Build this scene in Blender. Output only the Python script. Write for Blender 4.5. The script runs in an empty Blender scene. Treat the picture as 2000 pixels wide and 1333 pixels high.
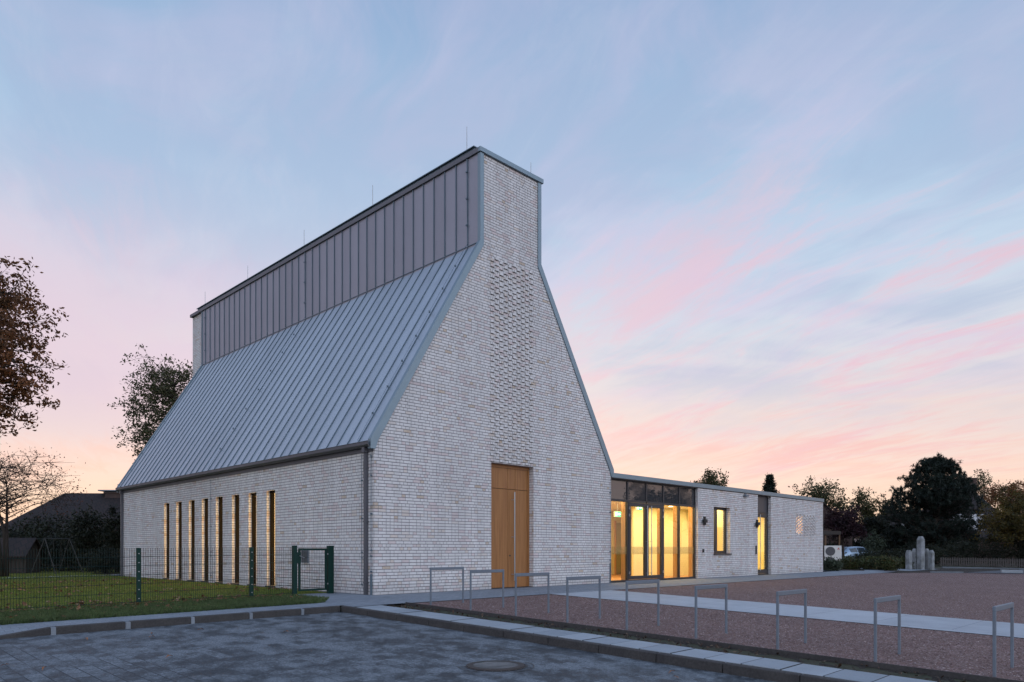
import bpy, bmesh, math, random
import numpy as np
from mathutils import Vector, Matrix
random.seed(7); rng = np.random.default_rng(11)
S = bpy.context.scene
COL = S.collection
F = 1417.0; EYE = 1.17; L0 = 15.82; R0 = 10.77; Q = math.sqrt(2)

# ------------------------------------------------------------------ helpers
def zg(x, y):
    """ground level: flat by the buildings, falling gently to the car park and to the lawn side"""
    z = 0.02667*min(0, max(y, -34)+1.2)
    z += 0.01*min(0, max(x, -22)+1.5)
    return z
def P(px, Y):
    """plan position of something standing Y metres in front of the viewpoint"""
    t = (px-1000)/F
    return (1+t)*Y/Q-R0, (1-t)*Y/Q-L0
def ZH(py, Y): return EYE+(1075-py)/F*Y
def fx(px, d=0.0):
    t = (px-1000)/F
    return (1+t)/(1-t)*(L0+d)-R0

class MB:
    def __init__(s): s.v = []; s.f = []; s.m = []
    def add(s, vs, fs, m=0):
        o = len(s.v); s.v += [tuple(v) for v in vs]
        s.f += [tuple(i+o for i in f) for f in fs]; s.m += [m]*len(fs)
        return s
    def box(s, x0, x1, y0, y1, z0, z1, m=0):
        v = [(x0,y0,z0),(x1,y0,z0),(x1,y1,z0),(x0,y1,z0),(x0,y0,z1),(x1,y0,z1),(x1,y1,z1),(x0,y1,z1)]
        return s.add(v, [(0,3,2,1),(4,5,6,7),(0,1,5,4),(1,2,6,5),(2,3,7,6),(3,0,4,7)], m)
    def prism(s, pts, a0, a1, axis='y', m=0):
        """outline in the two other axes, pushed along axis"""
        n = len(pts)
        def mk(p, a):
            return (p[0],a,p[1]) if axis == 'y' else ((a,p[0],p[1]) if axis == 'x' else (p[0],p[1],a))
        v = [mk(p,a0) for p in pts]+[mk(p,a1) for p in pts]
        f = [tuple(range(n)), tuple(range(2*n-1, n-1, -1))]
        f += [(i,(i+1)%n,(i+1)%n+n,i+n) for i in range(n)]
        return s.add(v, f, m)
    def tube(s, pts, r, n=6, m=0, cap=True):
        pts = [Vector(p) for p in pts]
        rs = r if isinstance(r, (list,tuple)) else [r]*len(pts)
        o = []
        for i, p in enumerate(pts):
            d = (pts[min(i+1,len(pts)-1)]-pts[max(i-1,0)])
            d = d.normalized() if d.length > 1e-9 else Vector((0,0,1))
            a = Vector((0,0,1)) if abs(d.z) < .9 else Vector((1,0,0))
            u = d.cross(a).normalized(); w = d.cross(u)
            o.append([p+(u*math.cos(2*math.pi*k/n)+w*math.sin(2*math.pi*k/n))*rs[i] for k in range(n)])
        v = [q for ring in o for q in ring]; f = []
        for i in range(len(pts)-1):
            for k in range(n):
                f.append((i*n+k, i*n+(k+1)%n, (i+1)*n+(k+1)%n, (i+1)*n+k))
        if cap:
            f.append(tuple(range(n-1,-1,-1))); f.append(tuple((len(pts)-1)*n+k for k in range(n)))
        return s.add(v, f, m)
    def disc(s, c, r, n=24, axis='z', m=0, h=0.0):
        v = []
        for k in range(n):
            a = 2*math.pi*k/n; p, q = r*math.cos(a), r*math.sin(a)
            v.append((c[0]+p,c[1]+q,c[2]) if axis == 'z' else ((c[0],c[1]+p,c[2]+q) if axis == 'x' else (c[0]+p,c[1],c[2]+q)))
        if not h: return s.add(v, [tuple(range(n))], m)
        ax = {'x':0,'y':1,'z':2}[axis]; w = []
        for p in v:
            p = list(p); p[ax] += h; w.append(tuple(p))
        return s.add(v+w, [tuple(range(n-1,-1,-1)), tuple(range(n,2*n))]+[(k,(k+1)%n,(k+1)%n+n,k+n) for k in range(n)], m)
    def build(s, name, mats, parent=None, smooth=False, bevel=0, recalc=True):
        me = bpy.data.meshes.new(name); me.from_pydata(s.v, [], s.f)
        for mt in (mats if isinstance(mats, (list,tuple)) else [mats]): me.materials.append(mt)
        me.polygons.foreach_set('material_index', s.m)
        if recalc:
            bm = bmesh.new(); bm.from_mesh(me); bmesh.ops.recalc_face_normals(bm, faces=bm.faces)
            bm.to_mesh(me); bm.free()
        if smooth: me.polygons.foreach_set('use_smooth', [True]*len(me.polygons))
        o = bpy.data.objects.new(name, me); COL.objects.link(o)
        if parent:
            o.parent = parent
            o.matrix_parent_inverse = parent_inv(parent)
        if bevel:
            b = o.modifiers.new('edge', 'BEVEL'); b.width = bevel; b.segments = 1; b.limit_method = 'ANGLE'
        return o
def parent_inv(p):
    # a part sits in world coordinates already, so only a thing's own place has to be undone
    return Matrix.Identity(4) if p.parent else Matrix.Translation(p.location).inverted()
def tag(o, label=None, cat=None, group=None, kind=None):
    if label: o['label'] = label
    if cat: o['category'] = cat
    if group: o['group'] = group
    if kind: o['kind'] = kind
    return o
def empty(name, loc, label, cat, group=None):
    o = bpy.data.objects.new(name, None); COL.objects.link(o); o.location = loc; o.empty_display_size = .3
    return tag(o, label, cat, group)
def structure(o): return tag(o, kind='structure')
def np_mesh(name, verts, nper, mats, parent=None, smooth=False):
    """many separate small faces (nper corners each) as one mesh"""
    verts = np.asarray(verts, np.float32).reshape(-1,3); n = len(verts); nf = n//nper
    me = bpy.data.meshes.new(name); me.vertices.add(n); me.vertices.foreach_set('co', verts.ravel())
    me.loops.add(n); me.loops.foreach_set('vertex_index', np.arange(n, dtype=np.int32))
    me.polygons.add(nf); me.polygons.foreach_set('loop_start', np.arange(nf, dtype=np.int32)*nper)
    me.polygons.foreach_set('loop_total', np.full(nf, nper, np.int32))
    for mt in (mats if isinstance(mats, (list,tuple)) else [mats]): me.materials.append(mt)
    me.update(calc_edges=True); me.validate()
    o = bpy.data.objects.new(name, me); COL.objects.link(o)
    if parent: o.parent = parent; o.matrix_parent_inverse = parent_inv(parent)
    return o

# ------------------------------------------------------------------ node helpers
class NT:
    def __init__(s, tree): s.t = tree; s.n = tree.nodes; s.l = tree.links
    def node(s, typ, **kw):
        n = s.n.new(typ)
        for k, v in kw.items(): setattr(n, k, v)
        return n
    def put(s, sock, v):
        if isinstance(v, bpy.types.NodeSocket): s.l.new(v, sock)
        elif v is not None: sock.default_value = v
    def m(s, op, a, b=None, c=None, clamp=False):
        n = s.node('ShaderNodeMath', operation=op, use_clamp=clamp)
        s.put(n.inputs[0], a)
        if b is not None: s.put(n.inputs[1], b)
        if c is not None: s.put(n.inputs[2], c)
        return n.outputs[0]
    def add(s,a,b): return s.m('ADD',a,b)
    def sub(s,a,b): return s.m('SUBTRACT',a,b)
    def mul(s,a,b): return s.m('MULTIPLY',a,b)
    def div(s,a,b): return s.m('DIVIDE',a,b)
    def mx(s,a,b): return s.m('MAXIMUM',a,b)
    def mn(s,a,b): return s.m('MINIMUM',a,b)
    def fr(s,a): return s.m('FRACT',a)
    def fl(s,a): return s.m('FLOOR',a)
    def gt(s,a,b): return s.m('GREATER_THAN',a,b)
    def lt(s,a,b): return s.m('LESS_THAN',a,b)
    def rng(s, v, a, b, c=0.0, d=1.0, smooth=True):
        n = s.node('ShaderNodeMapRange'); n.interpolation_type = 'SMOOTHSTEP' if smooth else 'LINEAR'
        s.put(n.inputs[0], v)
        for i, q in enumerate((a,b,c,d)): s.put(n.inputs[i+1], q)
        return n.outputs[0]
    def xyz(s, v):
        n = s.node('ShaderNodeSeparateXYZ'); s.put(n.inputs[0], v); return n.outputs
    def vec(s, x=0.0, y=0.0, z=0.0):
        n = s.node('ShaderNodeCombineXYZ')
        for i, q in enumerate((x,y,z)): s.put(n.inputs[i], q)
        return n.outputs[0]
    def noise(s, vec, scale, detail=3.0, rough=.55, dist=0.0):
        n = s.node('ShaderNodeTexNoise'); s.put(n.inputs['Vector'], vec); n.inputs['Scale'].default_value = scale
        n.inputs['Detail'].default_value = detail; n.inputs['Roughness'].default_value = rough; n.inputs['Distortion'].default_value = dist
        return n.outputs['Fac']
    def white(s, vec):
        n = s.node('ShaderNodeTexWhiteNoise'); n.noise_dimensions = '3D'; s.put(n.inputs['Vector'], vec); return n.outputs['Value']
    def mix(s, f, a, b, blend='MIX'):
        n = s.node('ShaderNodeMix'); n.data_type = 'RGBA'; n.blend_type = blend
        s.put(n.inputs['Factor'], f)
        s.put(n.inputs[6], a if isinstance(a, bpy.types.NodeSocket) else (*a,1) if len(a) == 3 else a)
        s.put(n.inputs[7], b if isinstance(b, bpy.types.NodeSocket) else (*b,1) if len(b) == 3 else b)
        return n.outputs[2]
    def ramp(s, f, stops, interp='LINEAR'):
        n = s.node('ShaderNodeValToRGB'); n.color_ramp.interpolation = interp
        e = n.color_ramp.elements
        while len(e) < len(stops): e.new(.5)
        for i, (p, c) in enumerate(stops): e[i].position = p; e[i].color = (*c,1)
        s.put(n.inputs[0], f); return n.outputs[0]
    def bump(s, h, strength=.5, dist=.01):
        n = s.node('ShaderNodeBump'); n.inputs['Strength'].default_value = strength; n.inputs['Distance'].default_value = dist
        s.put(n.inputs['Height'], h); return n.outputs[0]
def lin(r, g, b):
    f = lambda c: ((c/255+.055)/1.055)**2.4 if c > 10 else c/255/12.92
    return (f(r), f(g), f(b))
def material(name):
    mt = bpy.data.materials.new(name); mt.use_nodes = True
    t = NT(mt.node_tree); b = next(n for n in t.n if n.type == 'BSDF_PRINCIPLED')
    return mt, t, b
def pos(t): return t.node('ShaderNodeNewGeometry').outputs['Position']
def setc(t, b, col=None, rough=None, metal=None, normal=None, spec=None):
    if col is not None: t.put(b.inputs['Base Color'], col if isinstance(col, bpy.types.NodeSocket) else (*col,1))
    if rough is not None: t.put(b.inputs['Roughness'], rough)
    if metal is not None: b.inputs['Metallic'].default_value = metal
    if spec is not None: b.inputs['Specular IOR Level'].default_value = spec
    if normal is not None: t.put(b.inputs['Normal'], normal)
def plain(name, col, rough=.6, metal=0.0, var=.12, scale=6.0, spec=.5, bump=0.0):
    mt, t, b = material(name); p = pos(t)
    n = t.noise(p, scale, 4); n2 = t.noise(p, scale*9, 2)
    k = t.add(t.mul(t.sub(n,.5), var*2), t.mul(t.sub(n2,.5), var)); k = t.add(k, 1.0)
    c = t.node('ShaderNodeVectorMath', operation='SCALE'); c.inputs[0].default_value = col; t.put(c.inputs['Scale'], k)
    setc(t, b, c.outputs[0], t.add(t.mul(t.sub(n,.5),.25), rough), metal, t.bump(n2, bump, .005) if bump else None, spec)
    return mt

# ------------------------------------------------------------------ materials
def brick_mat(name, base=(.595,.570,.560)):
    mt, t, b = material(name)
    g = t.node('ShaderNodeNewGeometry'); x, y, z = t.xyz(g.outputs['Position']); nx, ny, nz = t.xyz(g.outputs['Normal'])
    front = t.gt(t.m('ABSOLUTE', ny), .5)
    u = t.add(t.mul(front, x), t.mul(t.sub(1.0, front), t.add(y, .06)))
    wob = t.noise(g.outputs['Position'], 9.0, 2)
    zz = t.add(t.div(t.add(z, 8.0), .08333), t.mul(t.sub(wob,.5), .10))
    row = t.fl(zz); fz = t.fr(zz)
    rr = t.white(t.vec(row, 3.7, 1.1))
    off = t.add(t.mul(t.m('MODULO', row, 2.0), .5), t.mul(t.fl(t.mul(rr, 3.0)), .25))
    uu = t.add(t.add(t.div(t.add(u, 50.0), .25), off), t.mul(t.sub(wob,.5), .04))
    cell = t.fl(uu); fu = t.fr(uu)
    hd = t.lt(t.white(t.vec(cell, row, 5.0)), .30)
    f2 = t.fr(t.mul(fu, 2.0)); half = t.mul(hd, t.fl(t.mul(fu, 2.0)))
    du1 = t.mul(t.mn(fu, t.sub(1.0, fu)), .25); du2 = t.mul(t.mn(f2, t.sub(1.0, f2)), .125)
    du = t.add(t.mul(hd, du2), t.mul(t.sub(1.0, hd), du1))
    dz = t.mul(t.mn(fz, t.sub(1.0, fz)), .08333)
    jv = t.rng(du, .0045, .0095); jh = t.rng(dz, .005, .0105)
    brick = t.mn(jv, jh)
    idv = t.vec(t.add(t.mul(cell, 2.0), half), row, 9.0)
    r1 = t.white(idv); r2 = t.white(t.vec(row, t.add(t.mul(cell, 2.0), half), 21.0))
    big = t.noise(g.outputs['Position'], .55, 3)
    mott = t.noise(g.outputs['Position'], 26.0, 4, .65)
    tone = t.add(t.add(.97, t.mul(r1, .10)), t.mul(t.sub(mott, .5), .20))
    tone = t.add(tone, t.mul(t.sub(big, .5), .22))
    c0 = t.mix(t.rng(r2, .84, 1.02), base, (base[0]*.93, base[1]*.83, base[2]*.74))
    c0 = t.mix(t.mul(t.gt(r2, .985), t.rng(mott,.3,.6)), c0, (.47,.37,.28))
    c0 = t.mix(t.lt(r2, .14), c0, (base[0]*.94, base[1]*.84, base[2]*.83))
    sc = t.node('ShaderNodeVectorMath', operation='SCALE'); t.put(sc.inputs[0], c0); t.put(sc.inputs['Scale'], tone)
    run = t.noise(t.vec(t.mul(u, 3.0), t.mul(z, .22), 4.0), 1.0, 4, .6)
    tone = t.mul(tone, t.rng(run, .35, .65, 1.05, .93))
    sc.inputs['Scale'].default_value = 1.0; t.put(sc.inputs['Scale'], tone)
    damp = t.rng(t.add(z, t.mul(t.sub(big,.5), .5)), -.05, .40, .80, 1.0)
    mort = t.mix(jh, (.155,.148,.148), (.27,.26,.255))  # bed joints darker: shadow of the bricks above put into the mortar colour
    col = t.mix(brick, mort, sc.outputs[0])
    s2 = t.node('ShaderNodeVectorMath', operation='SCALE'); t.put(s2.inputs[0], col); t.put(s2.inputs['Scale'], damp)
    h = t.add(t.mul(brick, .8), t.mul(mott, .25))
    setc(t, b, s2.outputs[0], .86, 0.0, t.bump(h, .9, .010), .3)
    return mt
BRICK = brick_mat('whitewashed brick')

def zinc_mat(name, col, rough=.45, metal=.55, panel=None):
    mt, t, b = material(name); p = pos(t); x, y, z = t.xyz(p)
    pid = t.white(t.vec(t.fl(t.div(t.add(y, 5.356), .536)), t.fl(t.div(t.add(z, 3.0), 40.0)), 2.0)) if panel else .5
    n = t.noise(t.vec(x, y, t.mul(z, .35)), 2.2, 4, .6); n2 = t.noise(p, 30.0, 2)
    k = t.add(t.add(.93, t.mul(pid, .12) if panel else .06), t.add(t.mul(t.sub(n,.5), .22), t.mul(t.sub(n2,.5), .06)))
    c = t.node('ShaderNodeVectorMath', operation='SCALE'); c.inputs[0].default_value = col; t.put(c.inputs['Scale'], k)
    oil = t.noise(t.vec(x, y, z), 1.6, 2)
    setc(t, b, c.outputs[0], t.add(rough, t.mul(t.sub(n,.5), .2)), metal, t.bump(oil, .45, .04), .5)
    return mt
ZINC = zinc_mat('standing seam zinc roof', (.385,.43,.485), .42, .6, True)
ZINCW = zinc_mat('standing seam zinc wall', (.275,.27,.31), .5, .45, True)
SEAM = zinc_mat('zinc seam ribs', (.13,.175,.21), .5, .5)
TRIM = zinc_mat('zinc trim', (.19,.25,.29), .45, .5)
GUTT = zinc_mat('dull zinc gutter and shaded coping', (.125,.125,.14), .5, .5)
STEEL = plain('brushed stainless steel', (.33,.345,.36), .35, .8, .06, 20)
GALV = plain('galvanised steel', (.145,.172,.205), .55, .35, .22, 14)
DARKF = plain('anthracite aluminium', (.030,.030,.034), .42, .2, .15, 10)
BLACK = plain('black plastic', (.012,.012,.013), .5, 0, .1, 8)
GREEN = plain('dark green powder coat', (.003,.026,.020), .5, 0, .15, 9, .2)
WIRE = plain('green coated wire', (.004,.018,.015), .5, 0, .1, 9, .3)
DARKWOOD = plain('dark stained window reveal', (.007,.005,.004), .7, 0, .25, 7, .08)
WHITE = plain('white painted metal', (.60,.57,.53), .45, 0, .06, 5)
RED = plain('red enamel', (.45,.05,.03), .5, 0, .05, 5)

def oak_mat(name, a=(.36,.160,.050), d=(.255,.102,.030)):
    mt, t, b = material(name); p = pos(t); x, y, z = t.xyz(p)
    g1 = t.noise(t.vec(t.mul(x, 16.0), t.mul(y, 16.0), t.mul(z, .7)), 1.0, 5, .6, .6)
    g2 = t.noise(t.vec(t.mul(x, 90.0), t.mul(y, 90.0), t.mul(z, 3.0)), 1.0, 2)
    c = t.mix(t.rng(g1, .3, .7), d, a); c = t.mix(t.mul(g2, .35), c, (d[0]*.7, d[1]*.7, d[2]*.7))
    setc(t, b, c, .45, 0, t.bump(g2, .15, .002), .4); return mt
OAK = oak_mat('oiled oak')
OAKIN = oak_mat('interior timber', (.62,.33,.10), (.45,.22,.06))
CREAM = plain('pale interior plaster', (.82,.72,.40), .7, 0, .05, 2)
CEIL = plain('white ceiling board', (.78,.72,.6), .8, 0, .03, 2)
PARQ = oak_mat('parquet floor', (.55,.28,.10), (.42,.19,.06))
INDOOR = plain('dark interior door', (.40,.35,.14), .35, 0, .15, 2)

def glass_mat(name, tint, refl=.9):
    mt, t, b = material(name); t.n.remove(b)
    out = next(n for n in t.n if n.type == 'OUTPUT_MATERIAL')
    tr = t.node('ShaderNodeBsdfTransparent'); tr.inputs[0].default_value = (*tint,1)
    gl = t.node('ShaderNodeBsdfGlossy'); gl.inputs['Roughness'].default_value = .01; gl.inputs[0].default_value = (refl,refl,refl,1)
    g = t.node('ShaderNodeNewGeometry'); dt = t.node('ShaderNodeVectorMath', operation='DOT_PRODUCT')
    t.put(dt.inputs[0], g.outputs['Incoming']); t.put(dt.inputs[1], g.outputs['Normal'])
    fn = t.add(.045, t.mul(.9, t.m('POWER', t.sub(1.0, t.m('ABSOLUTE', dt.outputs['Value'])), 5.0)))
    mxn = t.node('ShaderNodeMixShader'); t.l.new(fn, mxn.inputs[0]); t.l.new(tr.outputs[0], mxn.inputs[1]); t.l.new(gl.outputs[0], mxn.inputs[2])
    t.l.new(mxn.outputs[0], out.inputs[0]); return mt
GLASS = glass_mat('clear glazing', (.93,.95,.93))
SPAND = plain('dark spandrel glass', (.040,.040,.044), .03, 0, .02, 1, 1.0)
PANEL = plain('grey spandrel panel', (.060,.058,.064), .45, .2, .05, 2)

def leaf_mat(name, ca, cb, cc=None, scale=.9):
    mt, t, b = material(name); p = pos(t)
    n = t.noise(p, scale, 3); n2 = t.noise(p, 9.0, 2)
    c = t.mix(t.rng(n, .35, .65), ca, cb)
    if cc: c = t.mix(t.rng(n2, .52, .68), c, cc)
    w = t.white(t.vec(*[t.fl(t.mul(q, 14.0)) for q in t.xyz(p)]))
    s = t.node('ShaderNodeVectorMath', operation='SCALE'); t.put(s.inputs[0], c); t.put(s.inputs['Scale'], t.add(.65, t.mul(w, .7)))
    setc(t, b, s.outputs[0], .6, 0, None, .25)
    out = next(n for n in t.n if n.type == 'OUTPUT_MATERIAL')
    tl = t.node('ShaderNodeBsdfTranslucent'); t.put(tl.inputs[0], s.outputs[0])
    mxn = t.node('ShaderNodeMixShader'); mxn.inputs[0].default_value = .25
    t.l.new(b.outputs[0], mxn.inputs[1]); t.l.new(tl.outputs[0], mxn.inputs[2]); t.l.new(mxn.outputs[0], out.inputs[0])
    return mt
LF_RUST = leaf_mat('rust oak leaves', (.17,.070,.030), (.10,.052,.024), (.21,.08,.03))
LF_GREEN = leaf_mat('late summer leaves', (.060,.066,.026), (.042,.048,.020), (.095,.060,.026))
LF_PINE = leaf_mat('pine needles', (.016,.024,.017), (.010,.017,.013))
LF_PLUM = leaf_mat('purple plum leaves', (.028,.010,.014), (.018,.008,.012))
LF_YEL = leaf_mat('yellow green leaves', (.085,.060,.012), (.040,.040,.012), (.11,.065,.012))
LF_DARK = leaf_mat('dark hedge leaves', (.018,.023,.012), (.010,.014,.009), (.028,.026,.012))
LF_LOW = leaf_mat('low planting leaves', (.048,.060,.018), (.032,.040,.016), (.08,.050,.018))
LF_SILV = leaf_mat('grey green leaves', (.065,.080,.050), (.040,.050,.032))
LF_BARE = leaf_mat('last red leaves', (.075,.030,.018), (.05,.022,.014))
BARK = plain('rough bark', (.045,.036,.030), .85, 0, .3, 5, .2, .5)
GRASSM = leaf_mat('grass blades', (.115,.165,.028), (.155,.170,.032), (.090,.115,.030), .6)
GRASSF = leaf_mat('fresh verge grass', (.070,.105,.036), (.055,.080,.030), (.085,.095,.040), 1.2)
LITTER = leaf_mat('brown fallen leaves', (.20,.085,.040), (.12,.05,.026), (.38,.26,.15), 2.0)

def ground_mat(name, ca, cb, scale, fine, bump=.4, bd=.02, rough=.85, cc=None, spec=.3):
    mt, t, b = material(name); p = pos(t)
    n = t.noise(p, scale, 6, .62, .3); n2 = t.noise(p, fine, 3, .7)
    c = t.mix(t.rng(n, .3, .7), ca, cb)
    if cc: c = t.mix(t.mul(t.rng(n2, .5, .7), .7), c, cc)
    s = t.node('ShaderNodeVectorMath', operation='SCALE'); t.put(s.inputs[0], c); t.put(s.inputs['Scale'], t.add(.55, t.mul(n2, .9)))
    setc(t, b, s.outputs[0], rough, 0, t.bump(t.add(n2, t.mul(n, .6)), bump, bd), spec); return mt
SOILG = ground_mat('far ground', (.030,.034,.018), (.045,.040,.022), .3, 6.0)
LAWNM = ground_mat('mossy lawn soil', (.085,.110,.020), (.118,.115,.024), .5, 22.0, .6, .03, .95, (.09,.055,.022), .1)
SOIL = ground_mat('dark loose soil', (.022,.017,.014), (.038,.029,.022), 4.0, 26.0, 1.0, .05, .9, (.06,.044,.032))
ASPH = ground_mat('street asphalt', (.085,.090,.10), (.065,.07,.078), .8, 40.0, .3)
STONE = ground_mat('grey memorial stone', (.13,.135,.135), (.27,.285,.305), 2.6, 26.0, .8, .02, .85, (.10,.11,.08))
CONCW = ground_mat('pale concrete', (.30,.32,.34), (.23,.25,.27), 2.5, 30.0, .2, .006, .7)
KERBM = ground_mat('dark damp concrete kerb', (.045,.042,.042), (.060,.056,.054), 3.0, 30.0, .3, .006, .8, None, .2)
KERBL = ground_mat('grey concrete edge', (.12,.135,.15), (.09,.10,.115), 2.0, 30.0, .3, .006, .7)

def gravel_mat():
    mt, t, b = material('reddish gravel'); p = pos(t)
    v = t.node('ShaderNodeTexVoronoi'); v.inputs['Scale'].default_value = 42.0; t.put(v.inputs['Vector'], p)
    vr, vg, vb = t.xyz(v.outputs['Color'])
    x, y, z = t.xyz(p)
    trk = t.noise(t.vec(t.mul(t.add(x,y), .35), t.mul(t.sub(x,y), 1.6), 1.0), .8, 5, .6)
    n = t.add(t.mul(t.noise(p, .45, 5, .6, .5), .6), t.mul(trk, .4)); n2 = t.noise(p, 5.0, 6, .75)
    c = t.ramp(vr, [(0,(.095,.056,.052)),(.35,(.185,.108,.094)),(.7,(.23,.146,.128)),(.93,(.28,.20,.19)),(1,(.46,.38,.36))])
    k = t.add(.78, t.add(t.mul(t.sub(n,.5), .55), t.mul(t.sub(n2,.5), .55)))
    k = t.mul(k, t.rng(v.outputs['Distance'], .0, .75, 1.15, .6))
    s = t.node('ShaderNodeVectorMath', operation='SCALE'); t.put(s.inputs[0], c); t.put(s.inputs['Scale'], t.mul(k, 1.42))
    h = t.sub(t.add(t.mul(vg, .6), t.mul(n2, .7)), v.outputs['Distance'])
    setc(t, b, s.outputs[0], .85, 0, t.bump(h, .9, .018), .25); return mt
GRAVEL = gravel_mat()

def paver_mat(name, L, W, ca, cb, joint, along='y', jw=.004, vis=1.0, streak=False, rough=.7):
    mt, t, b = material(name); p = pos(t); x, y, z = t.xyz(p)
    u, v = (y, x) if along == 'y' else (x, y)
    vv = t.div(t.add(v, 60.0), W); row = t.fl(vv); fv = t.fr(vv)
    uu = t.add(t.div(t.add(u, 80.0), L), t.mul(t.m('MODULO', row, 2.0), .5)); cell = t.fl(uu); fu = t.fr(uu)
    d = t.mn(t.mul(t.mn(fu, t.sub(1.0, fu)), L), t.mul(t.mn(fv, t.sub(1.0, fv)), W))
    j = t.rng(d, jw*.6, jw*1.6)
    r = t.white(t.vec(cell, row, 2.0)); n = t.noise(p, 1.6, 5, .6); n2 = t.noise(p, 45.0, 3, .7)
    c = t.mix(r, ca, cb)
    k = t.add(.8, t.add(t.mul(t.sub(n,.5), .5), t.mul(n2, .4)))
    s = t.node('ShaderNodeVectorMath', operation='SCALE'); t.put(s.inputs[0], c); t.put(s.inputs['Scale'], k)
    jm = t.sub(1.0, j); rg = rough
    col = s.outputs[0]
    if streak:
        cov = t.noise(p, .33, 4, .6, .4)                       # where sweeping sand still covers the joints
        side = t.rng(x, -9.0, -6.0)
        jm = t.mul(jm, t.rng(t.sub(t.add(cov, .0), t.mul(side, .20)), .36, .52))
        a = t.noise(t.vec(t.mul(t.add(x, y), .75), t.mul(t.sub(x, y), 1.1), 0.0), 1.5, 12, .78, .25)
        a2 = t.noise(p, 9.0, 8, .8, .2); a3 = t.noise(p, .5, 3, .5)
        per = t.white(t.vec(cell, row, 7.0))                    # each stone takes the damp a little differently
        mixv = t.add(t.add(t.mul(a, .62), t.mul(a2, .26)), t.add(t.mul(a3, .16), t.mul(t.sub(per, .5), .09)))
        sand = t.rng(mixv, .43, .60)
        col = t.mix(sand, (.035,.039,.044), (.140,.155,.170))
        s3 = t.node('ShaderNodeVectorMath', operation='SCALE'); t.put(s3.inputs[0], col)
        gr_ = t.noise(p, 34.0, 6, .85)
        t.put(s3.inputs['Scale'], t.rng(gr_, .32, .68, .30, 1.7, False))
        col = s3.outputs[0]; rg = t.add(.6, t.mul(sand, .3))
        jm = t.mx(jm, t.mul(t.sub(1.0, j), .30))
    col = t.mix(t.mul(jm, vis), col, joint)
    setc(t, b, col, rg, 0, t.bump(t.add(t.mul(j, .5), t.mul(n2, .6)), .35, .006), .25); return mt
PARK = paver_mat('sanded grey pavers', .30, .20, (.10,.105,.115), (.13,.135,.15), (.022,.024,.028), 'y', .006, .85, True)
PAVE = paver_mat('light grey pavers', .20, .10, (.155,.175,.20), (.20,.22,.245), (.085,.095,.11), 'x', .004, .8)
TILE = paver_mat('pale concrete slabs', .518, 50.0, (.20,.225,.25), (.27,.295,.32), (.035,.037,.04), 'y', .010, .95)
PATH = paver_mat('pale path slabs', 1.4, 2.8, (.34,.36,.385), (.29,.31,.335), (.12,.125,.13), 'y', .006, .9)
ROOFT = paver_mat('dark roof tiles', .30, .34, (.028,.018,.016), (.018,.013,.012), (.010,.009,.009), 'x', .02, .9)

def emis(name, col, st):
    mt, t, b = material(name); b.inputs['Emission Color'].default_value = (*col,1); b.inputs['Emission Strength'].default_value = st
    setc(t, b, col, .5); return mt
EXITG = emis('lit green sign face', (.03,.75,.32), 1.2)
LITWIN = emis('lit window behind the screen', (1.0,.58,.26), 5.0)
DOWNL = emis('lit ceiling downlight', (1.0,.85,.6), 6.0)
EXITW = emis('lit white pictogram', (.85,1,.9), 1.6)

# ------------------------------------------------------------------ ground
def lims(a, b, step, brk):
    v = [a]; 
    while v[-1]+step < b-1e-6: v.append(v[-1]+step)
    v.append(b); v += [q for q in brk if a < q < b]
    return sorted(set(round(q,4) for q in v))
def patch(name, x0, x1, y0, y1, dz, mat, step=4.0):
    xs = lims(x0, x1, step, (-1.5,-22)); ys = lims(y0, y1, step, (-1.2,-34))
    m = MB(); nx = len(xs)
    vs = [(x,y,zg(x,y)+dz) for y in ys for x in xs]
    fs = [(j*nx+i,j*nx+i+1,(j+1)*nx+i+1,(j+1)*nx+i) for j in range(len(ys)-1) for i in range(nx-1)]
    m.add(vs, fs); return structure(m.build(name, mat))
xs = [-700,-300,-120,-60,-40,-22,-12,-6,-2.3,-2.25,-1.5,2,10,30,60,120,300,900]
ys = [-400,-120,-60,-34,-20,-10,-4,-2.12,-2.08,-1.2,5,25,60,120,300,900]
gm = MB(); vs = []
for y in ys:
    for x in xs:
        low = x < -2.27 and y < -2.0
        vs.append((x,y,zg(x,y)-(.30 if low else .05)))
nx = len(xs)
gm.add(vs, [(j*nx+i,j*nx+i+1,(j+1)*nx+i+1,(j+1)*nx+i) for j in range(len(ys)-1) for i in range(nx-1)])
structure(gm.build('ground', SOILG))
KH = .125
patch('parking_area', -40, -2.33, -34, -2.17, -KH, PARK, 2.0)
patch('lawn', -30, 0.0, -1.28, 26, -.012, LAWNM, 1.0)
patch('lawn', -30, 4.0, 26, 60, -.015, LAWNM, 4.0)
patch('path', -30, 4, 21.6, 22.3, -.006, CONCW, 3.0)
patch('pavement', -2.21, 30.2, -2.45, 0.0, 0.0, PAVE, 1.0)
patch('pavement', -7.73, -2.21, -2.05, -1.28, 0.0, PAVE, 1.0)
dk = MB(); dv = []
for x_, dr_ in ((-7.73,0),(-8.70,-.117),(-22,-.117),(-40,-.117)):
    dv += [(x_,-2.05,zg(x_,-2.05)+dr_),(x_,-1.2,zg(x_,-1.2)-.002),(x_,-1.28,zg(x_,-1.28)-.002)]
dk.add(dv, [(3*i,3*i+2,3*i+5,3*i+3) for i in range(3)])
structure(dk.build('pavement', PAVE))
patch('pavement', -1.62, 0.0, -1.0, 1.75, .004, PAVE, .5)
gp = MB()
gp.add([(-2.21,-1.28,zg(-2.21,-1.28)+.004),(-1.62,-.45,zg(-1.62,-.4)+.004),(-1.62,-1.28,zg(-1.62,-1.28)+.004)], [(0,2,1)])
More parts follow.
